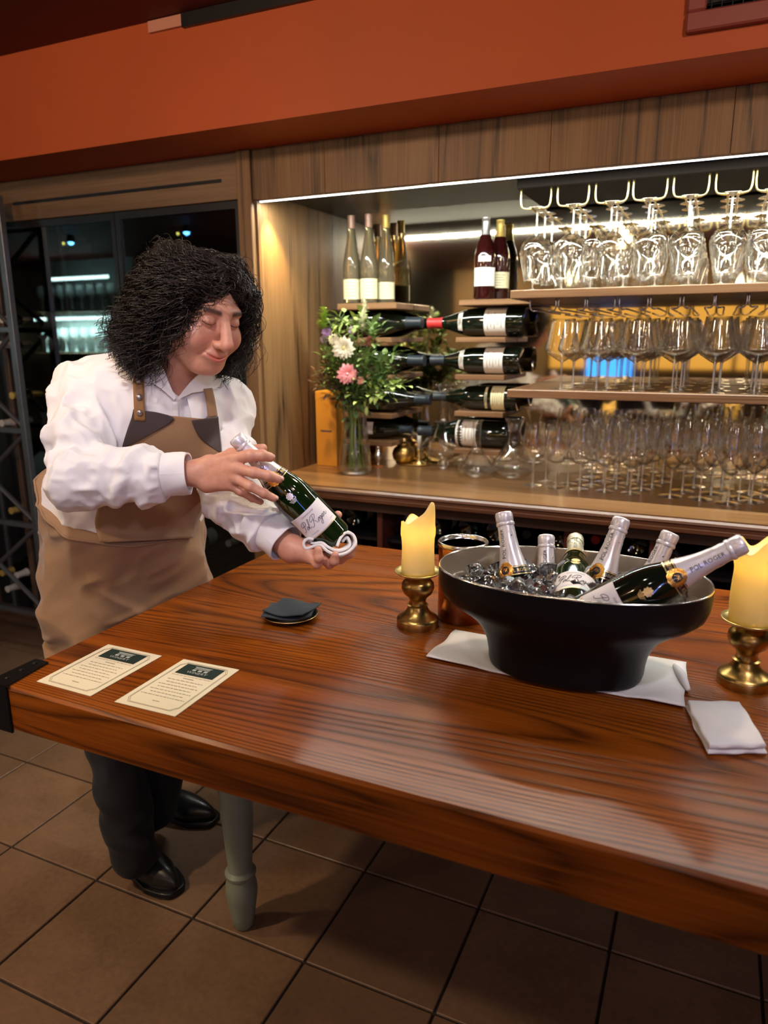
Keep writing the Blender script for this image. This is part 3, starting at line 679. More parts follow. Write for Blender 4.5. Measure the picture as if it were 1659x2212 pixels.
# ---------------- plate with dark cocktail napkins
pc = onz(628, 1335, ZTB); pl = empty('plate', (pc[0], pc[1], ZTB), label='small black plate with gilded rim holding dark paper napkins', cat='plate')
MB().lathe([(.001, .002), (.036, .0), (.040, .002), (.058, .0085), (.0635, .0115), (.0630, .0130), (.057, .0108), (.038, .0050), (.001, .0045)], 48).build('dish', M['black'], pl, smooth=True)
MB().lathe([(.0628, .0108), (.0642, .0116), (.0640, .0132), (.0626, .0131)], 48, close=True).build('gilt_rim', M['brass_light'], pl, smooth=True)
M['darkpaper'] = pmat('charcoal_paper', (.030, .038, .044), .8, bump=.3, bscale=200)
for k, (an, sz, lab) in enumerate(((.35, .050, 'dark charcoal paper napkin lying flat on the small plate, lower one'), (.02, .046, 'dark charcoal paper napkin with bent edges on top of the plate'))):
    G = np.zeros((14, 14, 3))
    for i in range(14):
        for j in range(14):
            u, v = (i / 13 - .5) * 2, (j / 13 - .5) * 2; p = rotz(an) @ np.array([u * sz * 1.15, v * sz, 0])
            G[i, j] = (pc[0] + .006 * k + p[0], pc[1] + p[1], ZTB + .0145 + .0075 * k + .006 * abs(u) ** 2 * (1 if u > 0 else .3) + .003 * math.sin(3 * u + 2 * v + k) + .003)
    nm = MB().sheet(G, .0022).build('paper_napkin', M['darkpaper'], smooth=True, angle=40, label=lab, cat='napkin', group='dark paper napkins')
# ---------------- menu cards
M['card'] = pmat('cream_card', (.76, .70, .53), .6); M['card_green'] = pmat('deep_green_print', (.012, .030, .027), .55); M['greyink'] = pmat('grey_ink', (.16, .14, .10), .6); M['lightprint'] = pmat('pale_print', (.42, .47, .44), .6)
def menu(cor, label):
    A, B, C_, D_ = [onz(x, y, ZTB + .0012) for x, y in cor]  # A bottom-left, B bottom-right, C top-right, D top-left
    def at(u, v, z=.0004): p = (A * (1 - u) + B * u) * (1 - v) + (D_ * (1 - u) + C_ * u) * v; return (p[0], p[1], ZTB + .0012 + z)
    o = empty('menu_card', (0, 0, 0), label=label, cat='menu', group='cream menu cards')
    G = np.array([[at(u, v, .0) for v in np.linspace(0, 1, 6)] for u in np.linspace(0, 1, 6)])
    MB().sheet(G, .0008).build('card', M['card'], o)
    def rect(m, u0, v0, u1, v1, z=.0006): m.add([at(u0, v0, z), at(u1, v0, z), at(u1, v1, z), at(u0, v1, z)], [(0, 1, 2, 3)])
    m = MB(); rect(m, .17, .705, .83, .925); hd = m.build('printed_header', M['card_green'], o)
    m = MB()
    for k_, (w_, y0, y1) in enumerate(((.15, .885, .893), (.13, .868, .880), (.13, .845, .857))): rect(m, .5 - w_, y0, .5 + w_, y1, .0010)
    for c_ in (-.1, 0, .1): rect(m, .5 + c_ - .03, .80, .5 + c_ + .03, .832, .0010)
    V, F = tg('WINERY', .09, space=1.1); m.add([at(.5 + p[0] * .95, .762 + p[1] * .68, .0010) for p in V], F)
    m.build('crest_print', M['lightprint'], hd)
    m = MB(); rect(m, .41, .627, .59, .636, .0007); [rect(m, .16 + q * .068, .672, .215 + q * .068, .678, .0007) for q in range(10)]
    rg = random.Random(5)
    for k_, (wd) in enumerate((.30, .26, .33, .28, .34, .27, .36)):
        y = .575 - k_ * .055; x = .5 - wd
        while x < .5 + wd:   # rows of tiny illegible words
            l_ = rg.uniform(.025, .075); rect(m, x, y, min(x + l_, .5 + wd), y + .008, .0007); x += l_ + .014
    rect(m, .44, .155, .56, .163, .0007)
    m.build('card_print', M['greyink'], o)
    m = MB()
    def line(pts, r_=.00035): m.tube([np.array(at(*p, .0006)) for p in pts], r_, 4)
    for d in (.0, .016):
        a, b, c_, e = .08 + d, .92 - d, .055 + d * .7, .945 - d * .7; q = .07
        line(catmull([(a, c_ + q, 0), (a, e - q, 0)], 2) if False else [(a, c_ + q), (a, e - q), (a + q * .6, e - q * .5), (a + q, e), (b - q, e), (b - q * .6, e - q * .5), (b, e - q), (b, c_ + q), (b - q * .6, c_ + q * .5), (b - q, c_), (a + q, c_), (a + q * .6, c_ + q * .5), (a, c_ + q)])
    m.build('border_print', M['greyink'], o)
menu(((79, 1472), (195, 1504), (350, 1417), (234, 1392)), 'cream menu card with green header, nearer the iron table corner')
menu(((247, 1516), (378, 1548), (517, 1447), (397, 1424)), 'cream menu card with green header, second from the iron table corner')
# ---------------- candlesticks and candles
N = NT('candle_wax'); N.t.nodes.remove(N.p); df = N.n('ShaderNodeBsdfDiffuse'); df.inputs[0].default_value = (.88, .78, .50, 1); tl = N.n('ShaderNodeBsdfTranslucent'); tl.inputs[0].default_value = (1., .82, .34, 1); mx = N.n('ShaderNodeMixShader'); mx.inputs[0].default_value = .62
N.l(df.outputs[0], mx.inputs[1]); N.l(tl.outputs[0], mx.inputs[2]); N.l(mx.outputs[0], N.out.inputs[0]); M['wax'] = N.m
M['flame'] = emis('flame', (1.0, .78, .35), 60)
def candle(px, py, d0, h, peak, ang, label, wax_r=.0375, seed=1, pw=.55):
    c = onz(px, py, ZTB)
    st = empty('candlestick', (c[0], c[1], ZTB), label=label[0], cat='candlestick', group='brass candlesticks')
    st.scale = (d0, d0, d0)
    MB().lathe([(.001, 0), (.047, 0), (.0475, .006), (.0475, .016), (.046, .020), (.041, .023), (.030, .031), (.024, .040), (.022, .048), (.0245, .050), (.020, .052), (.018, .060), (.021, .068), (.032, .078), (.037, .090), (.036, .101), (.029, .110), (.022, .115), (.019, .119), (.024, .122), (.001, .122)], 40).build('stem', M['brass'], st, smooth=True, angle=40)
    MB().lathe([(.001, .1215), (.030, .1215), (.046, .124), (.052, .129), (.0515, .131), (.046, .1275), (.030, .1245), (.001, .1245)], 48).build('drip_plate', M['brass_light'], st, smooth=True)
    z0 = .1262 * d0; cd = empty('candle', (c[0], c[1], ZTB + z0), label=label[1], cat='candle', group='pillar candles')
    n = 56; rs = np.random.RandomState(seed); P = []; rr = wax_r
    def topz(a):
        q = (1 + math.cos(a - ang)) / 2
        return h + (peak - h) * q ** 3.0 + .006 * math.sin(3 * a + seed) + .004 * math.sin(5 * a + 2) + .010 * max(0, math.cos(a - ang - 2.9)) ** 6
    K = 16
    for k in range(K + 1):
        for j in range(n):
            a = 2 * PI * j / n; z = topz(a) * k / K
            bulge = .0018 * math.exp(-((z - h * .80) / .006) ** 2) + .0012 * math.exp(-((z - h * .9) / .004) ** 2)
            r_ = rr * (1.0 + .012 * math.sin(z * 60 + seed)) + bulge + .0006 * math.sin(4 * a + z * 50); P.append((r_ * math.cos(a), r_ * math.sin(a), z))
    F = [(k * n + j, k * n + (j + 1) % n, (k + 1) * n + (j + 1) % n, (k + 1) * n + j) for k in range(K) for j in range(n)]
    b = (K + 1) * n; zi = h * .62
    for k in range(K + 1):
        for j in range(n):
            a = 2 * PI * j / n; tz = topz(a) + .0005; z = tz + (zi - tz) * k / K; wl = .0035 + .009 * (k / K) ** 1.2; r_ = rr - wl; P.append((r_ * math.cos(a), r_ * math.sin(a), z))
    F += [(b + k * n + j, b + k * n + (j + 1) % n, b + (k + 1) * n + (j + 1) % n, b + (k + 1) * n + j) for k in range(K) for j in range(n)]
    F += [(K * n + j, K * n + (j + 1) % n, b + (j + 1) % n, b + j) for j in range(n)]
    F += [tuple(b + K * n + j for j in range(n)), tuple(range(n))[::-1]]
    MB().add(P, F).build('wax', M['wax'], cd, smooth=True)
    MB().tube([(0, 0, zi), (.001, 0, zi + .006), (.002, .001, zi + .012)], .0009, 6).build('wick', M['black'], cd)
    MB().lathe([(.0004, 0), (.0032, .004), (.0040, .009), (.0028, .016), (.0012, .022), (.0002, .027)], 12, (.002, .001, zi + .010)).build('flame', M['flame'], cd, smooth=True)
    light('POINT', 'candle_light', (c[0] + .002, c[1] + .001, ZTB + z0 + zi + .022), pw * 2.6, (1.0, .76, .34), size=.004)
candle(902, 1350, 1.0, .112, .156, math.radians(-20), ('brass candlestick with the shorter candle beside the copper cooler', 'yellow pillar candle with a torn peaked rim beside the copper cooler'), .0368, 2, 1.1)
candle(1606, 1476, 1.0, .140, .166, math.radians(-10), ('brass candlestick at the picture edge beside the folded napkin', 'broad pale yellow candle with rounded peak behind the slanting bottle'), .039, 5, 1.1)
# ================================================================ SIGNED-DISTANCE MODELLING
def vhash(i, j, k):
    h = (i * 374761393 + j * 668265263 + k * 1274126177) & 0x7fffffff
    h = ((h ^ (h >> 13)) * 1103515245) & 0x7fffffff; return ((h ^ (h >> 16)) & 0xffff) / 65535.0
def vnoise(P):
    I = np.floor(P).astype(np.int64); f = P - I; f = f * f * (3 - 2 * f); i, j, k = I[:, 0], I[:, 1], I[:, 2]; o = 0
    for a in (0, 1):
        for b in (0, 1):
            for c in (0, 1):
                o = o + vhash(i + a, j + b, k + c) * (f[:, 0] if a else 1 - f[:, 0]) * (f[:, 1] if b else 1 - f[:, 1]) * (f[:, 2] if c else 1 - f[:, 2])
    return o * 2 - 1
def smin(a, b, k):
    h = np.clip(.5 + .5 * (b - a) / k, 0, 1); return b * (1 - h) + a * h - k * h * (1 - h)
def smax(a, b, k): return -smin(-a, -b, k)
def cap(P, a, b, ra, rb=None):
    a = np.asarray(a, float); b = np.asarray(b, float); rb = ra if rb is None else rb; d = b - a; h = np.clip(((P - a) @ d) / (d @ d), 0, 1)
    return np.linalg.norm(P - a - h[:, None] * d, axis=1) - (ra + (rb - ra) * h)
def ell(P, c, r_, R=None):
    q = P - np.asarray(c, float)
    if R is not None: q = q @ R
    r_ = np.asarray(r_, float); k0 = np.linalg.norm(q / r_, axis=1); k1 = np.linalg.norm(q / (r_ * r_), axis=1); return k0 * (k0 - 1) / (k1 + 1e-9)
def sdf_mesh(fn, lo, hi, res, slack=.02, B=8):
    """surface nets over a block-sparse grid"""
    lo = np.asarray(lo, float); hi = np.asarray(hi, float); nb = np.ceil((hi - lo) / (res * B)).astype(int); n = nb * B + 1
    V = np.full(n, 1.0, np.float32)
    bc = np.stack(np.meshgrid(*[np.arange(k) for k in nb], indexing='ij'), -1).reshape(-1, 3); ctr = lo + (bc + .5) * B * res
    d = fn(ctr); rad = B * res * .87 + slack; act = bc[np.abs(d) < rad]; ins = bc[d <= -rad]
    for b in ins: V[b[0] * B:b[0] * B + B + 1, b[1] * B:b[1] * B + B + 1, b[2] * B:b[2] * B + B + 1] = -1
    g = np.stack(np.meshgrid(*[np.arange(B + 1)] * 3, indexing='ij'), -1).reshape(-1, 3)
    for s in range(0, len(act), 600):
        a = act[s:s + 600]; idx = (a[:, None, :] * B + g[None]).reshape(-1, 3); v = fn(lo + idx * res); V[idx[:, 0], idx[:, 1], idx[:, 2]] = v
    S = V < 0
    c = np.zeros(np.array(n) - 1, np.int8)
    for dx in (0, 1):
        for dy in (0, 1):
            for dz in (0, 1): c += S[dx:n[0] - 1 + dx, dy:n[1] - 1 + dy, dz:n[2] - 1 + dz]
    A = np.argwhere((c > 0) & (c < 8)); ID = np.full(np.array(n) - 1, -1, np.int64); ID[A[:, 0], A[:, 1], A[:, 2]] = np.arange(len(A))
    acc = np.zeros((len(A), 3)); cn = np.zeros(len(A))
    cor = [(0, 0, 0), (1, 0, 0), (0, 1, 0), (1, 1, 0), (0, 0, 1), (1, 0, 1), (0, 1, 1), (1, 1, 1)]
    for p in range(8):
        for q in range(p + 1, 8):
            if sum(abs(cor[p][i] - cor[q][i]) for i in range(3)) != 1: continue
            vp = V[A[:, 0] + cor[p][0], A[:, 1] + cor[p][1], A[:, 2] + cor[p][2]]; vq = V[A[:, 0] + cor[q][0], A[:, 1] + cor[q][1], A[:, 2] + cor[q][2]]
            m = (vp < 0) != (vq < 0); t = np.where(m, vp / (vp - vq + 1e-12), 0)
            pos = np.array(cor[p]) + t[:, None] * (np.array(cor[q]) - np.array(cor[p])); acc += pos * m[:, None]; cn += m
    X = lo + (A + acc / np.maximum(cn, 1)[:, None]) * res; F = []
    for ax in range(3):
        sl0 = [slice(None)] * 3; sl1 = [slice(None)] * 3; sl0[ax] = slice(0, n[ax] - 1); sl1[ax] = slice(1, n[ax])
        E = np.argwhere(S[tuple(sl0)] != S[tuple(sl1)]); b, c_ = (ax + 1) % 3, (ax + 2) % 3
        E = E[(E[:, b] > 0) & (E[:, c_] > 0) & (E[:, b] < n[b] - 1) & (E[:, c_] < n[c_] - 1)]
        def at(db, dc): q = E.copy(); q[:, b] -= db; q[:, c_] -= dc; return ID[q[:, 0], q[:, 1], q[:, 2]]
        Q = np.stack([at(1, 1), at(0, 1), at(0, 0), at(1, 0)], 1); fl_ = ~S[E[:, 0], E[:, 1], E[:, 2]]; Q[fl_] = Q[fl_][:, ::-1]; F.append(Q)
    F = np.concatenate(F); F = F[(F >= 0).all(1)]; return X, F
def relax(X, F, it=1, lam=.5):
    n = len(X)
    for _ in range(it):
        s = np.zeros_like(X); c = np.zeros(n)
        for a, b in ((0, 1), (1, 2), (2, 3), (3, 0)):
            np.add.at(s, F[:, a], X[F[:, b]]); np.add.at(s, F[:, b], X[F[:, a]]); np.add.at(c, F[:, a], 1); np.add.at(c, F[:, b], 1)
        X = X * (1 - lam) + lam * s / np.maximum(c, 1)[:, None]
    return X
def joinXF(*L):
    V = []; F = []; o = 0
    for X, f in L: V.append(X); F.append(f + o); o += len(X)
    return np.concatenate(V), np.concatenate(F)
def vcol(o, name, vals):
    at = o.data.attributes.new(name, 'FLOAT_COLOR', 'POINT'); c = np.ones((len(o.data.vertices), 4), np.float32); c[:, :vals.shape[1]] = vals; at.data.foreach_set('color', c.ravel())

# ================================================================ THE MAN
J = dict(PEL=D(258, 1165, 1.95), BEL=D(275, 1060, 1.90), CH=D(322, 945, 1.82), NB=D(372, 822, 1.745), RS=D(182, 842, 1.76), RE=D(170, 1035, 1.575), RW=D(425, 1022, 1.585),
         LS=D(496, 878, 1.875), LE=D(492, 1068, 1.74), LW=D(628, 1183, 1.64))
S_ = nrm(J['LS'] - J['RS']); U_ = nrm(J['NB'] - J['PEL']); U_ = nrm(U_ - S_ * (U_ @ S_)); FW = nrm(np.cross(S_, U_))   # facing: check sign
if FW @ (np.array([0, 0, CH]) - J['CH']) < 0: FW = -FW
man = empty('person', (-1.40, 1.42, 0), label='man with dark curly hair, white shirt and tan apron bending over a held bottle', cat='person')
MO = np.array([-1.40, 1.42, 0.])
# ---- head frame
hu = nrm(.80 * CU + .34 * CR - .42 * CF * 1.0)
hf = .71 * CR - .43 * CU - .57 * CF; hf = nrm(hf - hu * (hf @ hu)); hx = nrm(np.cross(hf, hu))  # hx: his right when facing hf
HR = np.stack([-hx, hf, hu], 1)       # columns: his left, forward, up
HC = D(434, 674, 1.635)
HS = 1.04
def head_local(P): return (P - HC) @ HR / HS
def to_world(q): return HC + (HR @ np.asarray(q, float)) * HS
def head_sdf(P):
    q = head_local(P); ax = np.abs(q[:, 0]); s = np.stack([ax, q[:, 1], q[:, 2]], 1)
    d = ell(q, (0, -.018, .030), (.075, .092, .080))
    d = smin(d, ell(q, (0, .030, -.030), (.062, .058, .078)), .03)
    d = smin(d, cap(s, (.044, -.004, -.052), (.020, .058, -.090), .028, .024), .03)      # jaw
    d = smin(d, ell(q, (0, .072, -.094), (.022, .018, .018)), .020)                      # chin
    d = smin(d, ell(s, (.041, .057, -.032), (.031, .029, .030)), .022)                   # cheeks
    d = smin(d, cap(s, (.0, .082, .034), (.040, .070, .030), .010, .009), .018)          # brow
    d = smax(d, -ell(s, (.033, .098, .011), (.019, .018, .011)), .014)                   # sockets
    d = smin(d, ell(s, (.0315, .0735, .010), (.0150, .0135, .0130)), .005)               # lids over eyes
    d = smin(d, cap(q, (0, .086, .020), (0, .114, -.024), .0095, .0140), .011)           # nose
    d = smin(d, ell(q, (0, .1120, -.029), (.0135, .0125, .0110)), .007)
    d = smin(d, ell(s, (.0145, .1015, -.031), (.0095, .0110, .0085)), .005)
    d = smax(d, -ell(s, (.0070, .1085, -.0405), (.0040, .0055, .0035)), .003)
    d = smin(d, ell(q, (0, .082, -.058), (.028, .020, .020)), .014)                      # muzzle
    mz = -.0620 + ax * ax * 8.0; my = .0985 - ax * ax * 14
    mouth = np.stack([q[:, 0], q[:, 1] - my, q[:, 2] - mz], 1)
    up = np.sqrt((mouth[:, 1] * 1.0) ** 2 + ((mouth[:, 2] - .0040) * 1.1) ** 2) - np.clip(.0050 - ax * .13, .0004, 1)
    lo = np.sqrt((mouth[:, 1]) ** 2 + ((mouth[:, 2] + .0050) * 1.0) ** 2) - np.clip(.0062 - ax * .19, .0004, 1)
    end = np.clip(ax - .030, 0, 1)
    d = smin(d, np.sqrt(np.maximum(up, 0) ** 2 + end ** 2) + np.minimum(up, 0), .005); d = smin(d, np.sqrt(np.maximum(lo, 0) ** 2 + end ** 2) + np.minimum(lo, 0), .006)
    slit = np.sqrt(((mouth[:, 1] - .003) * .5) ** 2 + (mouth[:, 2] * 1.0) ** 2 + np.clip(ax - .029, 0, 1) ** 2) - .0012
    d = smax(d, -slit, .0025)
    # smile folds
    d = smax(d, -(cap(s, (.020, .098, -.036), (.036, .081, -.062), .0015, .0012)), .006)
    eyeslit = np.stack([s[:, 0] - .0315, s[:, 1] - .0875, s[:, 2] - (.0055 - 14 * (s[:, 0] - .0315) ** 2 * -1)], 1)
    d = smax(d, -(np.sqrt(eyeslit[:, 2] ** 2 + np.clip(np.abs(eyeslit[:, 0]) - .0125, 0, 1) ** 2 + (eyeslit[:, 1] * .35) ** 2) - .0009), .0015)
    ear = smin(ell(s, (.074, -.008, -.004), (.009, .020, .030)), ell(s, (.078, -.012, .004), (.006, .012, .018)), .006)
    d = smin(d, ear, .006)
    return d * HS
NKT = to_world((0, -.030, -.055)); 
def neck_sdf(P): 
    d = cap(P, NKT, J['NB'] - FW * .005 - U_ * .03, .060, .064)
    return smin(d, cap(P, J['NB'] - U_ * .02 + S_ * .02, J['NB'] - U_ * .06 + S_ * .03, .05, .05), .03)
def headneck(P): return smin(head_sdf(P), neck_sdf(P), .022)
def L3(a, b, t): return np.asarray(a) * (1 - t) + np.asarray(b) * t
HIPR, HIPL = J['PEL'] - S_ * .09 - np.array([0, 0, .02]), J['PEL'] + S_ * .09 - np.array([0, 0, .02])
ANR, ANL = onz(292, 1850, .10) + np.array([0, 0, 0]), onz(338, 1752, .10)
ANR = np.array([*onz(290, 1852, .09)[:2], .10]); ANL = np.array([*onz(336, 1756, .09)[:2], .10])
KNR, KNL = L3(HIPR, ANR, .50) + np.array([.012, -.02, 0]), L3(HIPL, ANL, .50) + np.array([.05, 0, 0])
def torso_core(P, g=0.):
    """trunk without arms; g grows it"""
    sp = S_
    d = cap(P, J['PEL'] - sp * .075, J['PEL'] + sp * .070, .112 + g, .112 + g)
    d = smin(d, cap(P, J['BEL'] - sp * .060 + FW * .012, J['BEL'] + sp * .06 + FW * .012, .128 + g), .08)
    d = smin(d, cap(P, J['CH'] - sp * .075, J['CH'] + sp * .075, .118 + g), .08)
    d = smin(d, cap(P, J['RS'] + sp * .03 - U_ * .01, J['LS'] - sp * .03 - U_ * .01, .075 + g), .07)
    d = smin(d, cap(P, J['CH'] + U_ * .09 - sp * .05, J['CH'] + U_ * .09 + sp * .05, .105 + g), .06)
    d = smin(d, cap(P, J['NB'] - U_ * .03 - FW * .01, J['NB'] - U_ * .08 - FW * .01, .062 + g, .09 + g), .05)
    return d
def body_core(P):
    d = torso_core(P, -.022)
    d = smin(d, cap(P, J['RS'], J['RE'], .044, .036), .03); d = smin(d, cap(P, J['LS'], J['LE'], .044, .036), .03)
    d = np.minimum(d, cap(P, J['RE'], L3(J['RE'], J['RW'], .9), .036, .028)); d = np.minimum(d, cap(P, J['LE'], L3(J['LE'], J['LW'], .9), .036, .028))
    for a, b, c in ((HIPR, KNR, ANR), (HIPL, KNL, ANL)):
        d = smin(d, cap(P, a, b, .078, .052), .04); d = smin(d, cap(P, b, c, .050, .034), .02)
    return d
# ---- hands
def finger(P, pts, rs, k=.0035):
    d = None
    for i in range(len(pts) - 1):
        q = cap(P, pts[i], pts[i + 1], rs[i], rs[i + 1]); d = q if d is None else smin(d, q, k)
    return d
HN = nrm(HB - HT)  # bottle axis, towards base
def hp(px, py, d): return D(px, py, d)
# right hand: back of the hand to the viewer, fingers laid along the neck
RH = dict(wr=hp(428, 1022, 1.588), p_i=hp(505, 992, 1.560), p_m=hp(512, 1012, 1.552), p_r=hp(508, 1032, 1.556), p_p=hp(498, 1048, 1.566),
          h_i=hp(452, 1004, 1.582), h_p=hp(448, 1044, 1.582))
FR = {'index': ([RH['p_i'], hp(541, 984, 1.540), hp(566, 984, 1.542), hp(583, 988, 1.552)], [.0128, .0118, .0108, .0092]),
      'middle': ([RH['p_m'], hp(548, 1021, 1.532), hp(580, 1028, 1.534), hp(602, 1035, 1.545)], [.0124, .0116, .0106, .0092]),
      'ring': ([RH['p_r'], hp(540, 1050, 1.540), hp(570, 1066, 1.546), hp(591, 1076, 1.556)], [.0120, .0108, .0098, .0086]),
      'little': ([RH['p_p'], hp(520, 1062, 1.566), hp(545, 1076, 1.585), hp(563, 1084, 1.600)], [.0100, .0088, .0080, .0072]),
      'thumb': ([hp(462, 1000, 1.600), hp(500, 982, 1.630), hp(540, 972, 1.635), hp(568, 968, 1.618)], [.0170, .0140, .0118, .0098])}
def rhand(P):
    d = cap(P, RH['wr'], RH['h_i'], .0265, .021); d = smin(d, cap(P, RH['wr'], RH['h_p'], .0255, .019), .015)
    d = smin(d, cap(P, J['RE'] * .3 + J['RW'] * .7, RH['wr'], .030, .0265), .012)
    for k_, r0 in (('p_i', .0145), ('p_m', .0145), ('p_r', .0138), ('p_p', .0128)):
        h_ = L3(RH['h_i'], RH['h_p'], {'p_i': 0, 'p_m': .33, 'p_r': .66, 'p_p': 1}[k_]); d = smin(d, cap(P, h_, RH[k_], .0185, r0), .012)
    f = None
    for n_, (pts, rs) in FR.items():
        q = finger(P, pts, rs)
        for p_, r_ in ((pts[1], rs[1]), (pts[2], rs[2])): q = smin(q, np.linalg.norm(P - p_, axis=1) - r_ * 1.03, .004)
        d = smin(d, q, .007 if n_ != 'thumb' else .012) if f is None else d; f = q if f is None else np.minimum(f, q)
    base = d
    out = smin(base, f, .0055)
    return out
# left hand: palm up beneath the base of the bottle
LH = dict(wr=hp(632, 1186, 1.640), pc=hp(684, 1200, 1.640))
FL = {'index': ([hp(700, 1186, 1.690), hp(735, 1196, 1.720), hp(757, 1186, 1.720), hp(764, 1172, 1.712)], [.0118, .0106, .0096, .0084]),
      'middle': ([hp(700, 1196, 1.665), hp(735, 1208, 1.680), hp(756, 1196, 1.676), hp(764, 1178, 1.668)], [.0118, .0108, .0098, .0086]),
      'ring': ([hp(692, 1204, 1.632), hp(712, 1218, 1.616), hp(722, 1212, 1.600), hp(724, 1199, 1.594)], [.0116, .0106, .0100, .0090]),
      'little': ([hp(672, 1204, 1.610), hp(685, 1218, 1.590), hp(689, 1205, 1.578), hp(687, 1188, 1.576)], [.0112, .0104, .0098, .0088]),
      'thumb': ([hp(664, 1186, 1.690), hp(694, 1160, 1.722), hp(718, 1132, 1.722), hp(730, 1112, 1.712)], [.0165, .0135, .0118, .0098])}
def lhand(P):
    d = cap(P, J['LE'] * .35 + J['LW'] * .65, LH['wr'], .031, .0275)
    d = smin(d, cap(P, LH['wr'], hp(665, 1194, 1.622), .0265, .022), .015); d = smin(d, cap(P, LH['wr'], hp(668, 1190, 1.672), .0265, .021), .018)
    for k_ in ('index', 'middle', 'ring', 'little'):
        d = smin(d, cap(P, L3(LH['wr'], hp(660, 1192, 1.650), .8), FL[k_][0][0], .019, .0150), .014)
    f = None
    for n_, (pts, rs) in FL.items():
        q = finger(P, pts, rs)
        for p_, r_ in ((pts[1], rs[1]), (pts[2], rs[2])): q = smin(q, np.linalg.norm(P - p_, axis=1) - r_ * 1.03, .004)
        f = q if f is None else np.minimum(f, q)
    return smin(d, f, .0055)
def bbox(pts, pad): pts = np.array(pts); return pts.min(0) - pad, pts.max(0) + pad
A = []
hb = [to_world((x, y, z)) for x in (-.1, .1) for y in (-.13, .14) for z in (-.14, .14)] + [J['NB'] - U_ * .10]
lo, hi = bbox(hb, .01); X, F = sdf_mesh(headneck, lo, hi, .0021, .012); nhead = len(X); A.append((X, F))
lo, hi = bbox([p for v in FR.values() for p in v[0]] + [RH['wr'], L3(J['RE'], J['RW'], .72)], .035); A.append(sdf_mesh(rhand, lo, hi, .0020, .008))
lo, hi = bbox([p for v in FL.values() for p in v[0]] + [LH['wr'], L3(J['LE'], J['LW'], .70)], .035); A.append(sdf_mesh(lhand, lo, hi, .0020, .008))
lo, hi = bbox([J['PEL'], J['NB'], J['RE'], J['LE'], J['RS'], J['LS'], ANR, ANL, J['LW'], J['RW']], .14); A.append(sdf_mesh(body_core, lo, hi, .014, .02, 4))
X, F = joinXF(*A); X = relax(X, F, 1, .35)
N = NT('skin'); at = N.n('ShaderNodeAttribute'); at.attribute_name = 'tint'; nz = N.noise(N.coord(), 60, 4)
base = N.mix(.35, (.62, .30, .20), N.ramp(nz, [(.3, (.48, .20, .13)), (.7, (.72, .38, .26))])); sp_ = N.n('ShaderNodeSeparateColor'); N.l(at.outputs['Color'], sp_.inputs[0])
c1 = N.mix(sp_.outputs[0], base, (.56, .145, .11)); c2 = N.mix(sp_.outputs[1], c1, (.045, .022, .016)); c3 = N.mix(sp_.outputs[2], c2, (.60, .20, .15)); N.l(c3, N.p.inputs['Base Color'])
N.p.inputs['Roughness'].default_value = .44; N.p.inputs['Subsurface Weight'].default_value = .12; N.p.inputs['Subsurface Radius'].default_value = (1, .35, .2); N.p.inputs['Subsurface Scale'].default_value = .012
N.bump(N.noise(N.coord(), 380, 3), .12, .0006); M['skin'] = N.m
body = npmesh('body', X - MO, F, M['skin'], man, True)
q = head_local(X); ax = np.abs(q[:, 0]); T = np.zeros((len(X), 3), np.float32); isH = np.arange(len(X)) < nhead
mz = -.0620 + ax * ax * 8.0; lipw = np.clip(1 - ax / .027, 0, 1) ** .5
T[:, 0] = isH * (q[:, 1] > .080) * np.clip(1.4 - np.abs(q[:, 2] - mz + .0008) / (.0085 * lipw + .0006), 0, 1) * (ax < .027)
bz = .0290 + .26 * ax - 3.4 * ax * ax
T[:, 1] = isH * (q[:, 1] > .05) * np.clip(1.5 - np.abs(q[:, 2] - bz) / .0052, 0, 1) * np.clip((ax - .010) / .006, 0, 1) * np.clip((.056 - ax) / .008, 0, 1) * .92
T[:, 1] = np.maximum(T[:, 1], isH * (q[:, 1] > .06) * np.clip(1.6 - np.abs(q[:, 2] - (.0055 + 14 * (ax - .0315) ** 2)) / .0013, 0, 1) * (np.abs(ax - .0315) < .0150) * .9)
ck = np.exp(-(((ax - .040) / .020) ** 2 + ((q[:, 2] + .030) / .018) ** 2)) * isH; ns = np.exp(-((q[:, 0] / .013) ** 2 + ((q[:, 2] + .028) / .014) ** 2)) * (q[:, 1] > .095) * isH
T[:, 2] = np.clip(ck * .45 + ns * .40, 0, 1)
vcol(body, 'tint', T)
# nails, ring-finger tattoo
M['nail'] = pmat('fingernail', (.74, .42, .34), .28)
def nail(tip, prev, out, r_):
    t = nrm(tip - prev); o_ = nrm(out - t * (out @ t)); s_ = np.cross(t, o_); c_ = tip + t * r_ * .30 + o_ * r_ * .70; G = np.zeros((5, 5, 3))
    for i, u in enumerate(np.linspace(-1, 1, 5)):
        for j, v_ in enumerate(np.linspace(-1, 1, 5)):
            G[i, j] = c_ + t * u * r_ * .70 + s_ * v_ * r_ * .60 + o_ * (.26 - .22 * v_ * v_ - .16 * u * u * (1 if u > 0 else .3)) * r_
    return G - MO
vw0 = nrm(np.array([0, 0, CH]) - J['RW'])
for k_ in ('index', 'middle', 'ring'):
    p_, rs = FR[k_]; MB().sheet(nail(p_[3], p_[2], nrm(vw0 + CU * .9), rs[3]), .0006).build('fingernail', M['nail'], body, smooth=True)
a_, b_ = FR['ring'][0][1], FR['ring'][0][2]; tt = nrm(b_ - a_); oo = nrm(vw0 - tt * (vw0 @ tt)); ss = np.cross(tt, oo)
tp = [L3(a_, b_, .55) + ss * u * .006 + tt * v_ * .004 + oo * (.0092 - .3 * abs(u) * .006) for u, v_ in ((-1, 0), (-.4, .6), (0, -.6), (.4, .5), (.9, .1))]
MB().tube([p - MO for p in catmull(tp, 4)], .00045, 5).build('finger_tattoo', M['ink'], body)

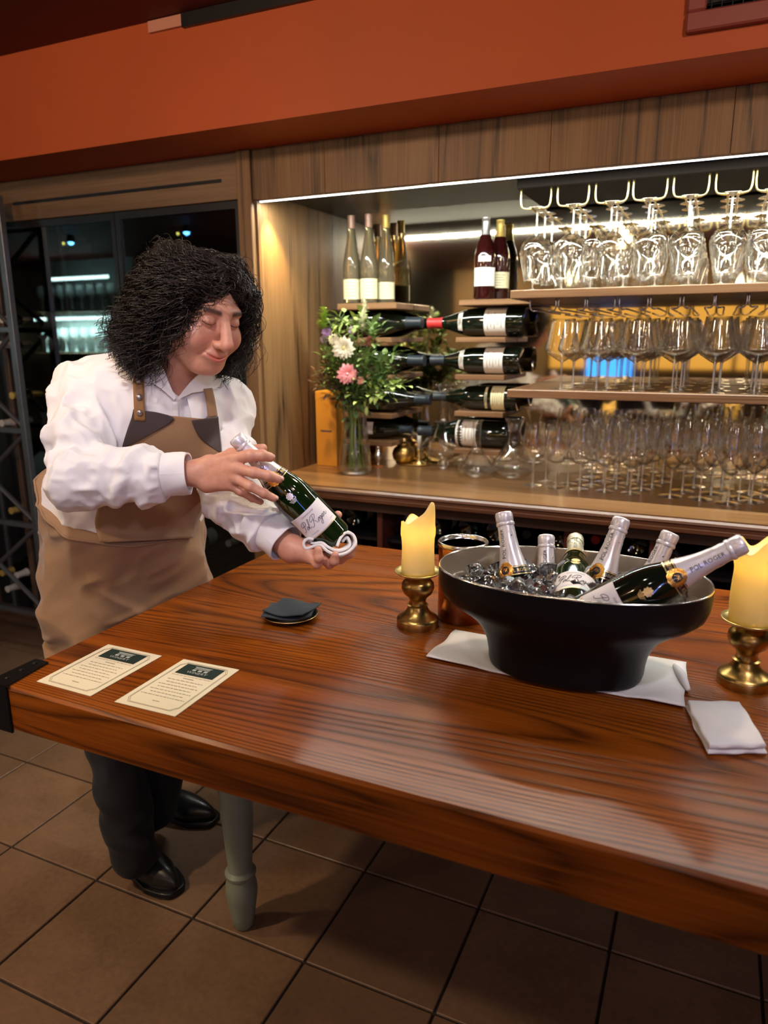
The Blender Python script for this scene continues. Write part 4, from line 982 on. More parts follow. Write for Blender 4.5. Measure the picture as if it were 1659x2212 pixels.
# ---- shirt
def trace_many(PX, fn, off, d0=1.2, d1=2.4, it=60):
    R_ = np.array([ray(x, y) for x, y in PX]); n_ = np.linalg.norm(R_, axis=1); R_ /= n_[:, None]; t = d0 * n_; o_ = np.array([0, 0, CH])
    for _ in range(it): t = np.minimum(t + (fn(o_ + R_ * t[:, None]) - off) * .75, d1 * n_)
    return o_ + R_ * t[:, None]
VN = trace_many([(381, 855), (383, 828), (384, 796)], lambda P: torso_core(P, .0), .0)
def fold(P, a, b, amp, fr, tw, seed=0.):
    """creases wound about a limb from a to b"""
    d = nrm(b - a); L = np.linalg.norm(b - a); t = (P - a) @ d; q = P - a - t[:, None] * d; e1 = nrm(np.cross(d, (0, .2, 1))); e2 = np.cross(d, e1)
    an = np.arctan2(q @ e2, q @ e1); w_ = np.sin(t * fr + tw * an + seed + 1.6 * np.sin(t * fr * .37 + an + seed)); w_ = np.abs(w_) ** .7 * np.sign(w_)
    return amp * w_ * np.clip(t / .05 + .3, 0, 1)
def wrinkle(P, s, amp, seed=0, p=1.):
    return amp * (1 - 2 * np.abs(vnoise(P * s + seed)) ** p)
CUFR = L3(J['RE'], J['RW'], .935); dR = nrm(J['RW'] - J['RE']); CUFL = L3(J['LE'], J['LW'], .93); dL = nrm(J['LW'] - J['LE'])
def sleeve(P, s, e, w_, cuf, dirn, sd):
    mid = L3(s, e, .55) 
    up = smin(cap(P, s, mid, .067 if sd < 2 else .054, .068 if sd < 2 else .054), cap(P, mid, e, .068 if sd < 2 else .052, .055), .03)
    fore = smin(cap(P, e, L3(e, w_, .45), .058, .058), cap(P, L3(e, w_, .4), L3(e, cuf, .86), .057, .046), .02)
    amp = .0075
    up = up + fold(P, s, e, .0055 if sd < 2 else .003, 62, 1.8, sd) + wrinkle(P @ np.diag((1, 1, .6)), 19, -.010, sd) + wrinkle(P @ np.diag((1, 1, .5)), 44, -.0038, sd)
    fore = fore + fold(P, e, w_, .0050, 74, 1.3, sd + 2) + wrinkle(P, 22, -.010, sd + 5) + wrinkle(P, 48, -.0034, sd)
    return smin(up, fore, .03)
def cuff(P, cuf, dirn, L=.062, r_=.0415, fl=1.0):
    t = (P - cuf) @ dirn; q = P - cuf - t[:, None] * dirn; rr = np.linalg.norm(q, axis=1); return smax(np.abs(rr - (r_ + .03 * np.clip(-t, 0, .06))) - .0022, np.abs(t + L / 2) - L / 2, .002)
def shirt_sdf(P, arms=True):
    d = torso_core(P, .004)
    bl = wrinkle(P @ np.diag((1, 1, .35)), 13, -.009, 3) + wrinkle(P, 27, -.004, 9)
    d = d + bl
    if arms:
        ra = sleeve(P, J['RS'], J['RE'], J['RW'], CUFR, dR, 1.0); la = sleeve(P, J['LS'], J['LE'], J['LW'], CUFL, dL, 4.0)
        d = smin(d, ra, .022); d = smin(d, la, .022)
    # open sleeves at the cuffs and open the collar
    for cuf, dn in ((CUFR, dR), (CUFL, dL)):
        t = (P - cuf) @ dn; q = P - cuf - t[:, None] * dn; rr = np.linalg.norm(q, axis=1)
        near = rr < .10
        d = np.where(near & (t > -.07), smax(d, np.maximum(t + .052, rr - .09), .004), d)
    d = smax(d, -cap(P, J['NB'] - U_ * .01 + FW * .012, J['NB'] + U_ * .12 + FW * .03, .055, .075), .006)
    d = smax(d, -smin(cap(P, VN[0], VN[1], .004, .022), cap(P, VN[1], VN[2], .022, .042), .01), .005)
    return d
def waistplane(P): return (P - (J['PEL'] + U_ * .124)) @ nrm(U_ + FW * .10)
def shirt_cut(P):
    d = shirt_sdf(P); return smax(d, -waistplane(P) - .035, .01)
lo, hi = bbox([J['PEL'], J['NB'], J['RE'], J['LE'], J['RS'], J['LS'], J['LW'], J['RW']], .15)
X, F = sdf_mesh(shirt_cut, lo, hi, .0040, .024); X = relax(X, F, 1, .25)
M['shirt'] = pmat('white_cotton', (.80, .78, .79), .82, sheen=.25, bump=.2, bscale=700, bd=.0004)
shirt = npmesh('shirt', X - MO, F, M['shirt'], man, True)
for cuf, dn, sd in ((CUFR, dR, 0), (CUFL, dL, 2)):
    e1 = nrm(np.cross(dn, (0, .2, 1))); e2 = np.cross(dn, e1); G = []
    for t in (-.062, -.060, -.045, -.030, -.015, -.002, .0):
        G.append([cuf + dn * (t + .0012 * math.sin(2 * a + sd)) + (e1 * math.cos(a) + e2 * math.sin(a)) * (.0415 + .0012 * math.sin(5 * a + t * 90 + sd) + .0010 * math.sin(3 * a - t * 60) + (.0045 if t > -.058 and t < -.003 else .003) - .02 * min(0, t + .045)) for a in np.linspace(0, 2 * PI, 49)])
    MB().sheet(np.array(G) - MO, .0035).build('cuff', M['shirt'], shirt, smooth=True, angle=60)
# collar: two flaps folded over the neck opening
NC = J['NB'] + U_ * .012 + FW * .006
def collar_pt(th, lay):
    """th from -1 (his right front) over 0 (nape) to 1 (his left front); lay 0 inner foot .. 1 fold .. 2 outer edge"""
    a = th * 2.72; rad = np.array([.074, .078]); f_ = math.cos(a + PI); s_ = math.sin(a)   # nape at -FW
    dirv = FW * f_ * rad[1] + S_ * s_ * rad[0]; fr = abs(th) ** 3
    drop = -.035 * abs(th) ** 2.2
    c0 = NC + dirv * .97 + U_ * (drop - .006); top = NC + dirv * 1.03 + U_ * (drop + .032 - .010 * fr)
    wd = .040 + .034 * abs(th) ** 6
    outw = nrm(dirv); tipf = FW * .012 * fr + S_ * (-.010 * math.copysign(1, th)) * fr * -1
    edge = top + outw * (.022 + .012 * fr) - U_ * wd + tipf
    if lay <= 1: return c0 * (1 - lay) + top * lay
    t = lay - 1; m_ = top * (1 - t) + edge * t + outw * .008 * math.sin(PI * min(1, t * 1.2)); return m_
G = np.array([[collar_pt(th, l_) for l_ in (0, .35, .7, .92, 1.02, 1.12, 1.35, 1.7, 2.0)] for th in np.linspace(-1, 1, 61)])
MB().sheet(G - MO, .0022).build('collar', M['shirt'], shirt, smooth=True, angle=60)
# placket and buttons
TC = lambda P: torso_core(P, .010)
def patch(poly_rows, fn, off, nu=26, nv=26, smoothit=2, d1=2.2):
    """poly_rows: list of (left px, right px) rows; a cloth grid laid on the surface fn"""
    rows = catmull([np.array([*a, *b], float) for a, b in poly_rows], max(2, nu // (len(poly_rows) - 1)))
    PX = [(r_[0] * (1 - v) + r_[2] * v, r_[1] * (1 - v) + r_[3] * v) for r_ in rows for v in np.linspace(0, 1, nv)]
    G = trace_many(PX, fn, off, 1.2, d1).reshape(len(rows), nv, 3)
    for _ in range(smoothit):
        H = G.copy(); H[1:-1, 1:-1] = (G[:-2, 1:-1] + G[2:, 1:-1] + G[1:-1, :-2] + G[1:-1, 2:]) / 4; G = G * .5 + H * .5
    return G
shT = lambda P: shirt_sdf(P, False)
pk = patch([((372, 868), (384, 868)), ((376, 920), (388, 920))], shT, .003, 8, 4, 0); MB().sheet(pk - MO, .0015).build('placket', M['shirt'], shirt, smooth=True)
neckbase = lambda P: smin(smin(torso_core(P, .010), cap(P, NKT, J['NB'] - U_ * .02, .064, .070), .03), cap(P, J['LS'], J['LE'], .062), .02)
for rows in ([((376, 864), (380, 859)), ((346, 838), (368, 834)), ((314, 820), (351, 794)), ((284, 812), (328, 772)), ((276, 800), (312, 760))], [((385, 864), (384, 859)), ((410, 850), (404, 834)), ((441, 845), (428, 810)), ((468, 838), (450, 800)), ((480, 822), (466, 796))]):
    G = patch(rows, neckbase, .0085, 24, 12, 2); MB().sheet(G - MO, .0028).build('collar_flap', M['shirt'], shirt, smooth=True, angle=60)
# ---- apron
N = NT('tan_canvas'); nz = N.noise(N.coord(), 5, 5, .6); wv = N.noise(N.coord(), 420, 2)
N.l(N.mix(.25, N.ramp(nz, [(.3, (.25, .135, .062)), (.7, (.32, .185, .092))]), N.ramp(wv, [(.3, (.16, .085, .038)), (.7, (.32, .19, .10))])), N.p.inputs['Base Color']); N.p.inputs['Roughness'].default_value = .85; N.p.inputs['Sheen Weight'].default_value = .2; N.bump(wv, .25, .0006); M['canvas'] = N.m
M['leather_dark'] = pmat('dark_brown_leather', (.045, .030, .028), .6, bump=.2, bscale=200); M['leather_tan'] = pmat('tan_leather', (.26, .125, .035), .5, bump=.2, bscale=150, var=.1)
M['snap'] = pmat('antique_snap', (.30, .26, .24), .35, .9)
apron = None
def skirt_sdf(P):
    """cloth wrapped about the hips, falling to the knee"""
    ax_top = J['PEL'] + U_ * .085; dn = np.array([0, 0, -1.]); hem = np.array([J['PEL'][0] + .015, J['PEL'][1] - .01, .50])
    t = np.clip((ax_top[2] - P[:, 2]) / (ax_top[2] - hem[2]), 0, 1); c = ax_top[None] * (1 - t)[:, None] + hem[None] * t[:, None]
    c = c + np.outer(np.sin(t * PI) * .0, S_)
    q = P - c; u = q @ nrm(np.array([S_[0], S_[1], 0])); f_ = q @ nrm(np.array([-S_[1], S_[0], 0])); an = np.arctan2(f_, u)
    ra = np.interp(t, [0, .18, .4, 1], [.187, .200, .206, .205]); rb = np.interp(t, [0, .18, .4, 1], [.160, .164, .168, .175])
    ru = (.010 * np.sin(3 * an + 1.2 + 2.2 * t) + .007 * np.sin(7 * an + 5 * t)) * np.clip(t * 1.6, 0, 1) + .006 * np.sin(5 * an - 9 * t + .6)
    k = np.sqrt((u / ra) ** 2 + (f_ / rb) ** 2); d = (k - 1) * np.minimum(ra, rb) - ru
    d = d + wrinkle(np.stack([u * .6, P[:, 2] + .7 * u, f_ * .6], 1), 9, -.012, 7) + wrinkle(np.stack([u * .7, P[:, 2] * 1.4 - .5 * u, f_], 1), 16, -.006, 17)
    # top edge dips at the front
    tilt = (P - ax_top) @ U_
    return d, tilt
def skirt_shell(P):
    d, tl = skirt_sdf(P); d = smax(d, -(d + .020 + np.clip(P[:, 2] - (J['PEL'][2] - .15), 0, 1)), .003)
    return smax(smax(d, waistplane(P), .004), .50 - P[:, 2] + .01 * np.sin(P[:, 0] * 30), .004)
lo = np.array([J['PEL'][0] - .30, J['PEL'][1] - .30, .46]); hi = np.array([J['PEL'][0] + .34, J['PEL'][1] + .30, J['PEL'][2] + .25])
X, F = sdf_mesh(skirt_shell, lo, hi, .0045, .02); X = relax(X, F, 1, .4)
apron = npmesh('apron', X - MO, F, M['canvas'], man, True)
both = lambda P: np.minimum(smin(torso_core(P, .010), cap(P, J['LS'], L3(J['LS'], J['LE'], .6), .060, .058), .022), np.maximum(skirt_sdf(P)[0], waistplane(P)))
G = patch([((304, 892), (452, 906)), ((290, 922), (468, 930)), ((272, 955), (474, 968)), ((246, 1000), (479, 1000)), ((228, 1050), (470, 1040)), ((212, 1096), (452, 1075)), ((205, 1130), (430, 1122)), ((216, 1172), (418, 1162))], both, .012, 49, 30, 4)
MB().sheet(G - MO, .0022).build('bib', M['canvas'], apron, smooth=True)
for rows in ([((288, 884), (300, 886)), ((284, 902), (345, 892)), ((276, 925), (376, 907)), ((268, 950), (322, 940)), ((262, 972), (268, 968))], [((414, 908), (471, 900)), ((420, 925), (473, 920)), ((436, 950), (476, 948)), ((474, 977), (479, 979))]):
    G = patch(rows, both, .0160, 20, 12, 2); MB().sheet(G - MO, .0020).build('corner_patch', M['leather_dark'], apron, smooth=True, label='dark leather patch')
G = patch([((440, 840), (458, 838)), ((446, 870), (465, 868)), ((449, 902), (470, 900))], both, .0155, 14, 5, 1); MB().sheet(G - MO, .0020).build('strap', M['canvas'], apron, smooth=True)
G = patch([((287, 812), (311, 812)), ((288, 850), (312, 852)), ((290, 908), (314, 910))], both, .0175, 16, 5, 1); sb = MB().sheet(G - MO, .0030).build('leather_strap', M['leather_tan'], apron, smooth=True, label='tan leather strap with dark snaps')
for (x, y) in ((300, 822), (301, 858), (302, 892)):
    p = trace_many([(x, y)], both, .0215)[0]; e = 1e-3; g = np.array([both((p + np.eye(3)[i] * e)[None])[0] - both((p - np.eye(3)[i] * e)[None])[0] for i in range(3)]); z = nrm(g); x_ = nrm(np.cross(z, (0, .3, 1))); R_ = np.stack([x_, np.cross(z, x_), z], 1)
    MB().lathe([(.0072, -.003), (.0072, .0005), (.0055, .0022), (.002, .0030), (.0, .0031)], 16, p - MO, R_).build('snap', M['snap'], sb, smooth=True)
# waist seam ridge
e1 = nrm(np.array([S_[0], S_[1], 0])); e2 = nrm(np.array([-S_[1], S_[0], 0])); n_ = nrm(U_ + FW * .10); pc_ = J['PEL'] + U_ * .124; Q = []
for a in np.linspace(0, 2 * PI, 73)[:-1]:
    dv = nrm(e1 * math.cos(a) + e2 * math.sin(a)); dv = nrm(dv - np.array([0, 0, 1.]) * ((dv @ n_) / n_[2])); tt_ = np.linspace(.10, .30, 60); pp = pc_ + dv * tt_[:, None]; dd = skirt_sdf(pp - n_ * .003)[0]; k = int(np.argmax(dd > 0)); Q.append(pp[k] - n_ * .003 - MO)
MB().tube(Q + Q[:1], .0030, 6, cap=False).build('waistband', M['canvas'], apron, smooth=True)
# ---- trousers and shoes
def trousers(P):
    d = None
    for a, b, c, sd in ((HIPR, KNR, ANR, 1.), (HIPL, KNL, ANL, 3.)):
        q = smin(cap(P, a, b, .092, .072), cap(P, b, c + np.array([0, 0, .0]), .070, .062), .03) + fold(P, b, c, .0045, 42, 1.0, sd) + wrinkle(P, 16, -.004, sd)
        d = q if d is None else smin(d, q, .01)
    return smax(smax(d, .055 - P[:, 2], .006), P[:, 2] - .90, .01)
lo, hi = bbox([HIPR, HIPL, ANR, ANL], .13); lo[2] = .03; X, F = sdf_mesh(trousers, lo, hi, .0065, .02); X = relax(X, F, 1, .4)
M['trouser'] = pmat('black_trousers', (.007, .008, .011), .85, sheen=.05, bump=.2, bscale=300); npmesh('trousers', X - MO, F, M['trouser'], man, True)
M['shoe'] = pmat('black_leather_shoe', (.012, .013, .014), .36, coat=.2, bump=.25, bscale=90)
def shoe(h2, t2):
    h = np.array([*h2[:2], 0.]); t = np.array([*t2[:2], 0.]); f_ = nrm(t - h); s_ = np.array([-f_[1], f_[0], 0]); c = (h + t) / 2; L = .285
    def fn(P):
        q = np.stack([(P - c) @ f_, (P - c) @ s_, P[:, 2]], 1); wd = np.interp(q[:, 0], [-.14, -.08, 0, .07, .14], [.030, .036, .040, .049, .036])
        d = ell(q * np.array([1, 1, 1]) / np.stack([np.ones(len(q)), wd / .048, np.ones(len(q))], 1), (0.0, 0, .030), (L / 2, .048, .050))
        d = smin(d, cap(q, (-.085, 0, .05), (-.080, 0, .115), .040, .043), .035); d = smin(d, cap(q, (-.06, 0, .055), (.03, 0, .040), .036, .028), .03)
        d = smax(d, .010 - q[:, 2], .008); d = smax(d, q[:, 2] - .125, .004); return d
    def sole(P):
        q = np.stack([(P - c) @ f_, (P - c) @ s_, P[:, 2]], 1); wd = np.interp(q[:, 0], [-.14, -.08, 0, .07, .14], [.036, .041, .044, .054, .042])
        k = np.sqrt((q[:, 0] / (L / 2 + .004)) ** 4 + (q[:, 1] / wd) ** 4) ** .5; return smax((k - 1) * .05, np.abs(q[:, 2] - .010) - .0092, .002)
    lo, hi = c - np.array([.18, .18, .01]), c + np.array([.18, .18, .16])
    A_ = sdf_mesh(fn, lo, hi, .0045, .02); B_ = sdf_mesh(sole, lo - .0, lo + np.array([.36, .36, .04]), .004, .02)
    sh = npmesh('shoe', A_[0] - MO, A_[1], M['shoe'], man, True); npmesh('sole', B_[0] - MO, B_[1], M['black'], sh, True)
shoe(onz(262, 1848, 0), onz(372, 1925, 0)); shoe(onz(325, 1745, 0), onz(440, 1772, 0))

# ---- hair
rg = np.random.RandomState(11)
def hair_mass(P):
    q = head_local(P); s = np.stack([np.abs(q[:, 0]), q[:, 1], q[:, 2]], 1)
    d = ell(q, (0, -.024, .032), (.086, .104, .084))
    d = smin(d, ell(s, (.074, -.034, -.040), (.040, .062, .078)), .05)
    d = smin(d, ell(q, (0, -.080, -.045), (.085, .055, .085)), .05)
    face = cap(q, (0, .14, -.01), (0, .11, -.15), .074, .074)
    d = smax(d, -face, .012)
    d = smax(d, -ell(q, (0, .116, .014), (.071, .082, .072)), .010)
    d = smax(d, -ell(q, (0, .060, -.12), (.066, .088, .088)), .012)
    return d * HS + .008 * vnoise(P * 38) + .005 * vnoise(P * 80)
hb = [to_world((x, y, z)) for x in (-.17, .17) for y in (-.18, .15) for z in (-.18, .18)]; lo, hi = bbox(hb, .0)
X, F = sdf_mesh(hair_mass, lo, hi, .0055, .03)
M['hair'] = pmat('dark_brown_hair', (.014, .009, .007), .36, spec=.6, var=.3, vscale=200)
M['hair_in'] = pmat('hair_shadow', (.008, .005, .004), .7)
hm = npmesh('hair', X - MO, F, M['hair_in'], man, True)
TV, TF, nv = [], [], 0
def strand(pts, r0, r1):
    global nv
    k = len(pts); t = np.gradient(pts, axis=0); t /= np.linalg.norm(t, axis=1, keepdims=True) + 1e-9; a = np.cross(t, np.array([.3, .5, .8])); a /= np.linalg.norm(a, axis=1, keepdims=True) + 1e-9; b = np.cross(t, a)
    rr = np.linspace(r0, r1, k)[:, None]
    ring = np.stack([pts + rr * (a * math.cos(x) + b * math.sin(x)) for x in (0, 2.094, 4.189)], 1).reshape(-1, 3)
    i = np.arange(k - 1)[:, None] * 3; f = np.concatenate([np.stack([i[:, 0] + j, i[:, 0] + (j + 1) % 3, i[:, 0] + 3 + (j + 1) % 3, i[:, 0] + 3 + j], 1) for j in range(3)]); TV.append(ring); TF.append(f + nv); nv += len(ring)
def curl(root, tip, out, rad, turns, n=34, r0=.0011, seed=0.):
    s = np.linspace(0, 1, n)[:, None]; mid = (root + tip) / 2 + out; base = (1 - s) ** 2 * root + 2 * s * (1 - s) * mid + s * s * tip
    helix(base, s, nrm(tip - root), rad, turns, r0, seed)
def helix(base, s, ax, rad, turns, r0, seed):
    e1 = nrm(np.cross(ax, (.2, .9, .3))); e2 = np.cross(ax, e1); ph = seed + s * turns * 2 * PI; grow = np.clip(s * 5, .15, 1) * rad * (1 + .3 * s)
    strand(base + grow * (np.cos(ph) * e1 + np.sin(ph) * e2), r0, r0 * .4)
HCC = np.array([0, -.030, .025]); NCL = 780
for c in range(NCL):
    while True:
        v = rg.normal(size=3); v /= np.linalg.norm(v)
        if v[2] < -.50: continue
        if v[1] > .45 and v[2] < .70: continue
        break
    r0_ = np.linalg.norm(v * np.array([.078, .094, .082]))
    sd = 1 if v[0] + rg.normal() * .12 > 0 else -1
    az = math.atan2(v[0] + (.55 * sd if v[1] > 0 else .15 * sd), v[1] - (.35 if v[1] > 0 else 0))   # heading away from the parting
    el1 = rg.uniform(-1.15, -.50) if v[2] < .75 else rg.uniform(-.95, -.05)
    if abs(az) < .95: az = math.copysign(rg.uniform(.95, 1.35), az if az else sd)
    d1 = np.array([math.sin(az) * math.cos(el1), math.cos(az) * math.cos(el1), math.sin(el1)])
    R1 = rg.uniform(.140, .200) if el1 < -.45 else rg.uniform(.104, .135)
    lift = rg.uniform(.0, .016) if v[2] > .5 else rg.uniform(.0, .03)
    for k in range(6):
        va = v + rg.normal(size=3) * .07; va /= np.linalg.norm(va); vb = d1 + rg.normal(size=3) * .10; vb /= np.linalg.norm(vb); n = 46
        s = np.linspace(0, 1, n)[:, None]; dr = va * (1 - s) + vb * s; dr /= np.linalg.norm(dr, axis=1, keepdims=True) + 1e-9
        Rr = r0_ + (R1 - r0_) * s ** 2.0 + (lift * .7 + .012) * np.sin(PI * np.minimum(s * 1.25, 1)); q = HCC + dr * Rr
        q[:, 2] = np.maximum(q[:, 2], -.142 + .02 * rg.rand())
        # keep the face clear
        fr = (q[:, 1] > .030) & (q[:, 2] < .080) & (np.abs(q[:, 0]) < .082); q[fr, 0] = np.where(q[fr, 0] >= 0, 1, -1) * .084 if False else np.sign(d1[0]) * (.080 + .01 * rg.rand()); q[fr, 1] = np.minimum(q[fr, 1], .050)
        W_ = HC + (q @ HR.T) * HS + np.array([0, 0, -.042]) * s ** 2 - CR * .016 * s ** 2 * (1 if d1[0] < 0 or abs(az) > 2 else -.4)
        helix(W_, s, nrm(W_[-1] - W_[n // 3]), rg.uniform(.0065, .0135), rg.uniform(3.0, 5.6), rg.uniform(.0009, .0019), rg.uniform(0, 6.28))
for c in range(70):   # front locks swept aside from the parting
    sd = 1 if c % 2 else -1; a = np.array([sd * rg.uniform(-.004, .05), rg.uniform(.030, .066), 0]); a[2] = .030 + .090 * math.sqrt(max(.05, 1 - (a[0] / .09) ** 2 - ((a[1] + .024) / .108) ** 2))
    b = np.array([sd * rg.uniform(.078, .105), rg.uniform(-.01, .045), rg.uniform(-.06, .05)])
    for k in range(6): curl(to_world(a + rg.normal(size=3) * .005), to_world(b + rg.normal(size=3) * .009), HR @ np.array([sd * .020, .020, .026]) * HS, rg.uniform(.005, .009), rg.uniform(2.5, 4.5), 36, rg.uniform(.0009, .0017), rg.uniform(0, 6.28))
for c in range(120):   # crown locks
    v = rg.normal(size=3); v[2] = abs(v[2]) + .9; v /= np.linalg.norm(v); w2 = v + np.array([math.copysign(.55, v[0]), -.15, -.35]); w2 /= np.linalg.norm(w2)
    a = HCC + v * np.array([.086, .104, .080]); b = HCC + w2 * .116
    for k in range(5): curl(to_world(a + rg.normal(size=3) * .006), to_world(b + rg.normal(size=3) * .012), HR @ (v * .008), rg.uniform(.006, .011), rg.uniform(2, 3.6), 34, rg.uniform(.0009, .0018), rg.uniform(0, 6.28))
# loose curls over the forehead and beside the face
for (a, b, o, r_, tn) in (((.020, .070, .105), (.062, .082, .040), (.010, .035, .0), .006, 2.5), ((-.010, .072, .105), (-.062, .080, .050), (-.01, .035, 0), .007, 2.5), ((-.02, .07, .105), (-.030, .090, .062), (0, .02, 0), .006, 1.6), ((.02, .07, .108), (.022, .09, .070), (0, .02, 0), .006, 1.5),
                          ((-.05, .045, .085), (-.074, .062, -.05), (-.012, .03, 0), .007, 4), ((-.055, .04, .08), (-.078, .058, -.075), (-.012, .03, 0), .008, 4.5), ((.05, .045, .085), (.078, .052, -.07), (.012, .03, 0), .008, 4.5), ((-.04, .055, .095), (-.064, .078, .0), (-.006, .03, 0), .006, 3)):
    for k in range(4): curl(to_world(np.array(a) + rg.normal(size=3) * .004), to_world(np.array(b) + rg.normal(size=3) * .005), HR @ np.array(o), r_, tn, 30, .0008, rg.uniform(0, 1.2))
npmesh('curls', np.concatenate(TV) - MO, np.concatenate(TF), M['hair'], hm, True, kind='stuff')
# ---- service napkin between the hand and the base of the bottle
MOV = None
nb = empty('service_napkin', tuple(D(708, 1180, 1.62)), label='white folded cloth wrapped beneath the base of the held bottle', cat='napkin')
NO = D(708, 1180, 1.62)
def scroll(px, wd, th, name):
    C = catmull([D(x, y, d) for x, y, d in px], 6); G = []
    for i, p in enumerate(C):
        t = i / (len(C) - 1); G.append([p - MOV * (wd * (v - .5)) + CU * (.0012 * math.sin(5 * v + 9 * t)) for v in np.linspace(0, 1, 12)])
    G = np.array(G)
    bd = nrm(HT - HB); tt_ = (G - HB) @ bd; rv = G - HB - tt_[..., None] * bd; rr = np.linalg.norm(rv, axis=2)
    push = np.where((tt_ > -.002) & (rr < .0475), .0475 - rr, 0); G = G + rv / (rr[..., None] + 1e-9) * push[..., None]
    return MB().sheet(G - NO, th).build(name, M['linen'], nb, smooth=True)
MOV = nrm(CF - CR * .15)
scroll([(676, 1163, 1.63), (664, 1162, 1.63), (655, 1172, 1.63), (660, 1184, 1.63), (676, 1180, 1.63), (692, 1178, 1.625), (706, 1190, 1.62), (728, 1197, 1.62), (750, 1190, 1.63), (765, 1172, 1.64), (760, 1154, 1.65), (745, 1150, 1.65), (733, 1162, 1.64), (726, 1180, 1.63)], .060, .0062, 'outer_fold')
scroll([(670, 1170, 1.632), (680, 1172, 1.63), (694, 1172, 1.625), (708, 1182, 1.62), (726, 1189, 1.62), (744, 1184, 1.63), (754, 1174, 1.64), (748, 1160, 1.65), (738, 1170, 1.645)], .050, .0058, 'inner_fold')
scroll([(664, 1182, 1.655), (684, 1192, 1.66), (706, 1198, 1.66), (732, 1200, 1.66), (750, 1190, 1.67)], .045, .006, 'under_fold')
# ================================================================ BACK BAR CONTENTS
M['glass'] = thin_glass('clear_glass', (.99, .992, .988), 1.0, .06, .04, 2.2, (1, 1, .97))
M['glass_thick'] = thin_glass('thick_clear_glass', (.96, .97, .96), .9, .22, .40, 1.6, (1, 1, .96))
def bowlprof(pts, th=.0011): return pts + [(max(r_ - th, .0006), z + (.0 if i == 0 else 0)) for i, (r_, z) in reversed(list(enumerate(pts)))]
def sm(pts, n=4): return [(max(p[0], .0004), p[1]) for p in catmull([np.array([a, b]) for a, b in pts], n)]
def glass_proto(name, foot_r, stem_h, bowl, label):
    o = empty(name, (0, 0, 0)); bs = sm(bowl, 4)
    MB().lathe(bowlprof(bs), 26, close=False).build('bowl', M['glass'], o, smooth=True)
    MB().lathe(sm([(.0045, .004), (.0032, stem_h * .3), (.0030, stem_h * .7), (.0048, stem_h), (.010, stem_h + .006)], 3), 10).build('stem', M['glass_thick'], o, smooth=True)
    MB().lathe([(.001, 0), (foot_r, 0), (foot_r, .0009), (foot_r * .5, .0022), (.0045, .005)], 26).build('foot', M['glass_thick'], o, smooth=True, angle=60)
    return o
BURG = [(.0005, .088), (.018, .090), (.040, .106), (.0535, .130), (.0545, .150), (.048, .180), (.0405, .215), (.037, .240)]
SHRT = [(.0005, .030), (.020, .031), (.029, .044), (.033, .075), (.034, .110), (.032, .150)]
MIDG = [(.0005, .092), (.012, .096), (.045, .118), (.057, .132), (.055, .145), (.046, .185), (.038, .235)]
SNIF = [(.0005, .092), (.016, .094), (.034, .110), (.043, .135), (.044, .160), (.039, .200), (.034, .235)]
BORD = [(.0005, .096), (.012, .100), (.030, .116), (.046, .145), (.051, .180), (.048, .220), (.041, .268)]
ORD = ['first', 'second', 'third', 'fourth', 'fifth', 'sixth', 'seventh', 'eighth', 'ninth', 'tenth']
ROW = ['front row', 'second row', 'third row', 'fourth row', 'fifth row']
def scatter(proto, spots, label, cat, group, flip=False):
    for k, (x, y, z, c, r_) in enumerate(spots):
        o = proto if k == 0 else copy_tree(proto)
        o.location = (x, y, z); o.rotation_euler = (PI if flip else 0, 0, random.uniform(0, 6))
        tag(o, label % (ORD[c], ROW[r_]), cat, group)
ZS1, ZS2 = 1.615, 1.287
xs_h = [ony(x, 455, 2.56)[0] for x in (1155, 1235, 1318, 1400, 1488, 1580, 1668)]
sp = [(x, y, 1.8865, c, r_) for c, x in enumerate(xs_h) for r_, y in enumerate((2.60, 2.725, 2.85))]
scatter(glass_proto('wine_glass', .037, .086, BURG, ''), sp, 'round wine glass hanging foot up on the %s brass rail from the bottles, %s', 'glass', 'glasses hanging under the dark rack', True)
xs = [ony(x, 627, 2.515)[0] for x in (1150, 1212, 1275, 1345, 1413, 1485, 1555, 1628)]
scatter(glass_proto('stem_glass', .031, .028, [(a, b) for a, b in SHRT], ''), [(x, 2.512, ZS1 + .0003, c, 0) for c, x in enumerate(xs)], 'short stemmed glass on the upper shelf, %s from its free end, %s', 'glass', 'glasses standing on the upper shelf')
x0_ = ony(1210, 830, 2.53)[0]
sp = [(x0_ + .119 * c + .02 * (r_ % 2), 2.54 + .118 * r_, ZS2 + .0003, c, r_) for c in range(7) for r_ in range(4)]
scatter(glass_proto('wide_wine_glass', .038, .090, MIDG, ''), sp, 'wide angular wine glass on the middle shelf, %s column from its free end, %s', 'glass', 'glasses on the middle shelf')
xg = [onz(x, 1050, ZC)[0] for x in (1148, 1203, 1258, 1314, 1370)]
sp = [(x + .030 * r_, 2.655 + .086 * r_ + .012 * (c == 0), ZC + .0003, c, r_) for c, x in enumerate(xg) for r_ in range(4 if c else 2)]
scatter(glass_proto('tasting_glass', .034, .090, SNIF, ''), sp, 'slim wine glass on the counter, %s file from the decanters, %s', 'glass', 'slim glasses on the counter')
sp = []
for c, (px_, py_) in enumerate(((1447, 1072), (1511, 1078), (1572, 1088), (1622, 1084), (1690, 1090))):
    p = onz(px_, py_, ZC)
    for r_ in range(3): sp.append((p[0] + .035 * r_, p[1] + .108 * r_, ZC + .0003, c, r_))
scatter(glass_proto('large_wine_glass', .041, .094, BORD, ''), sp, 'tall large wine glass on the counter, %s file beyond the slim glasses, %s', 'glass', 'large glasses on the counter')
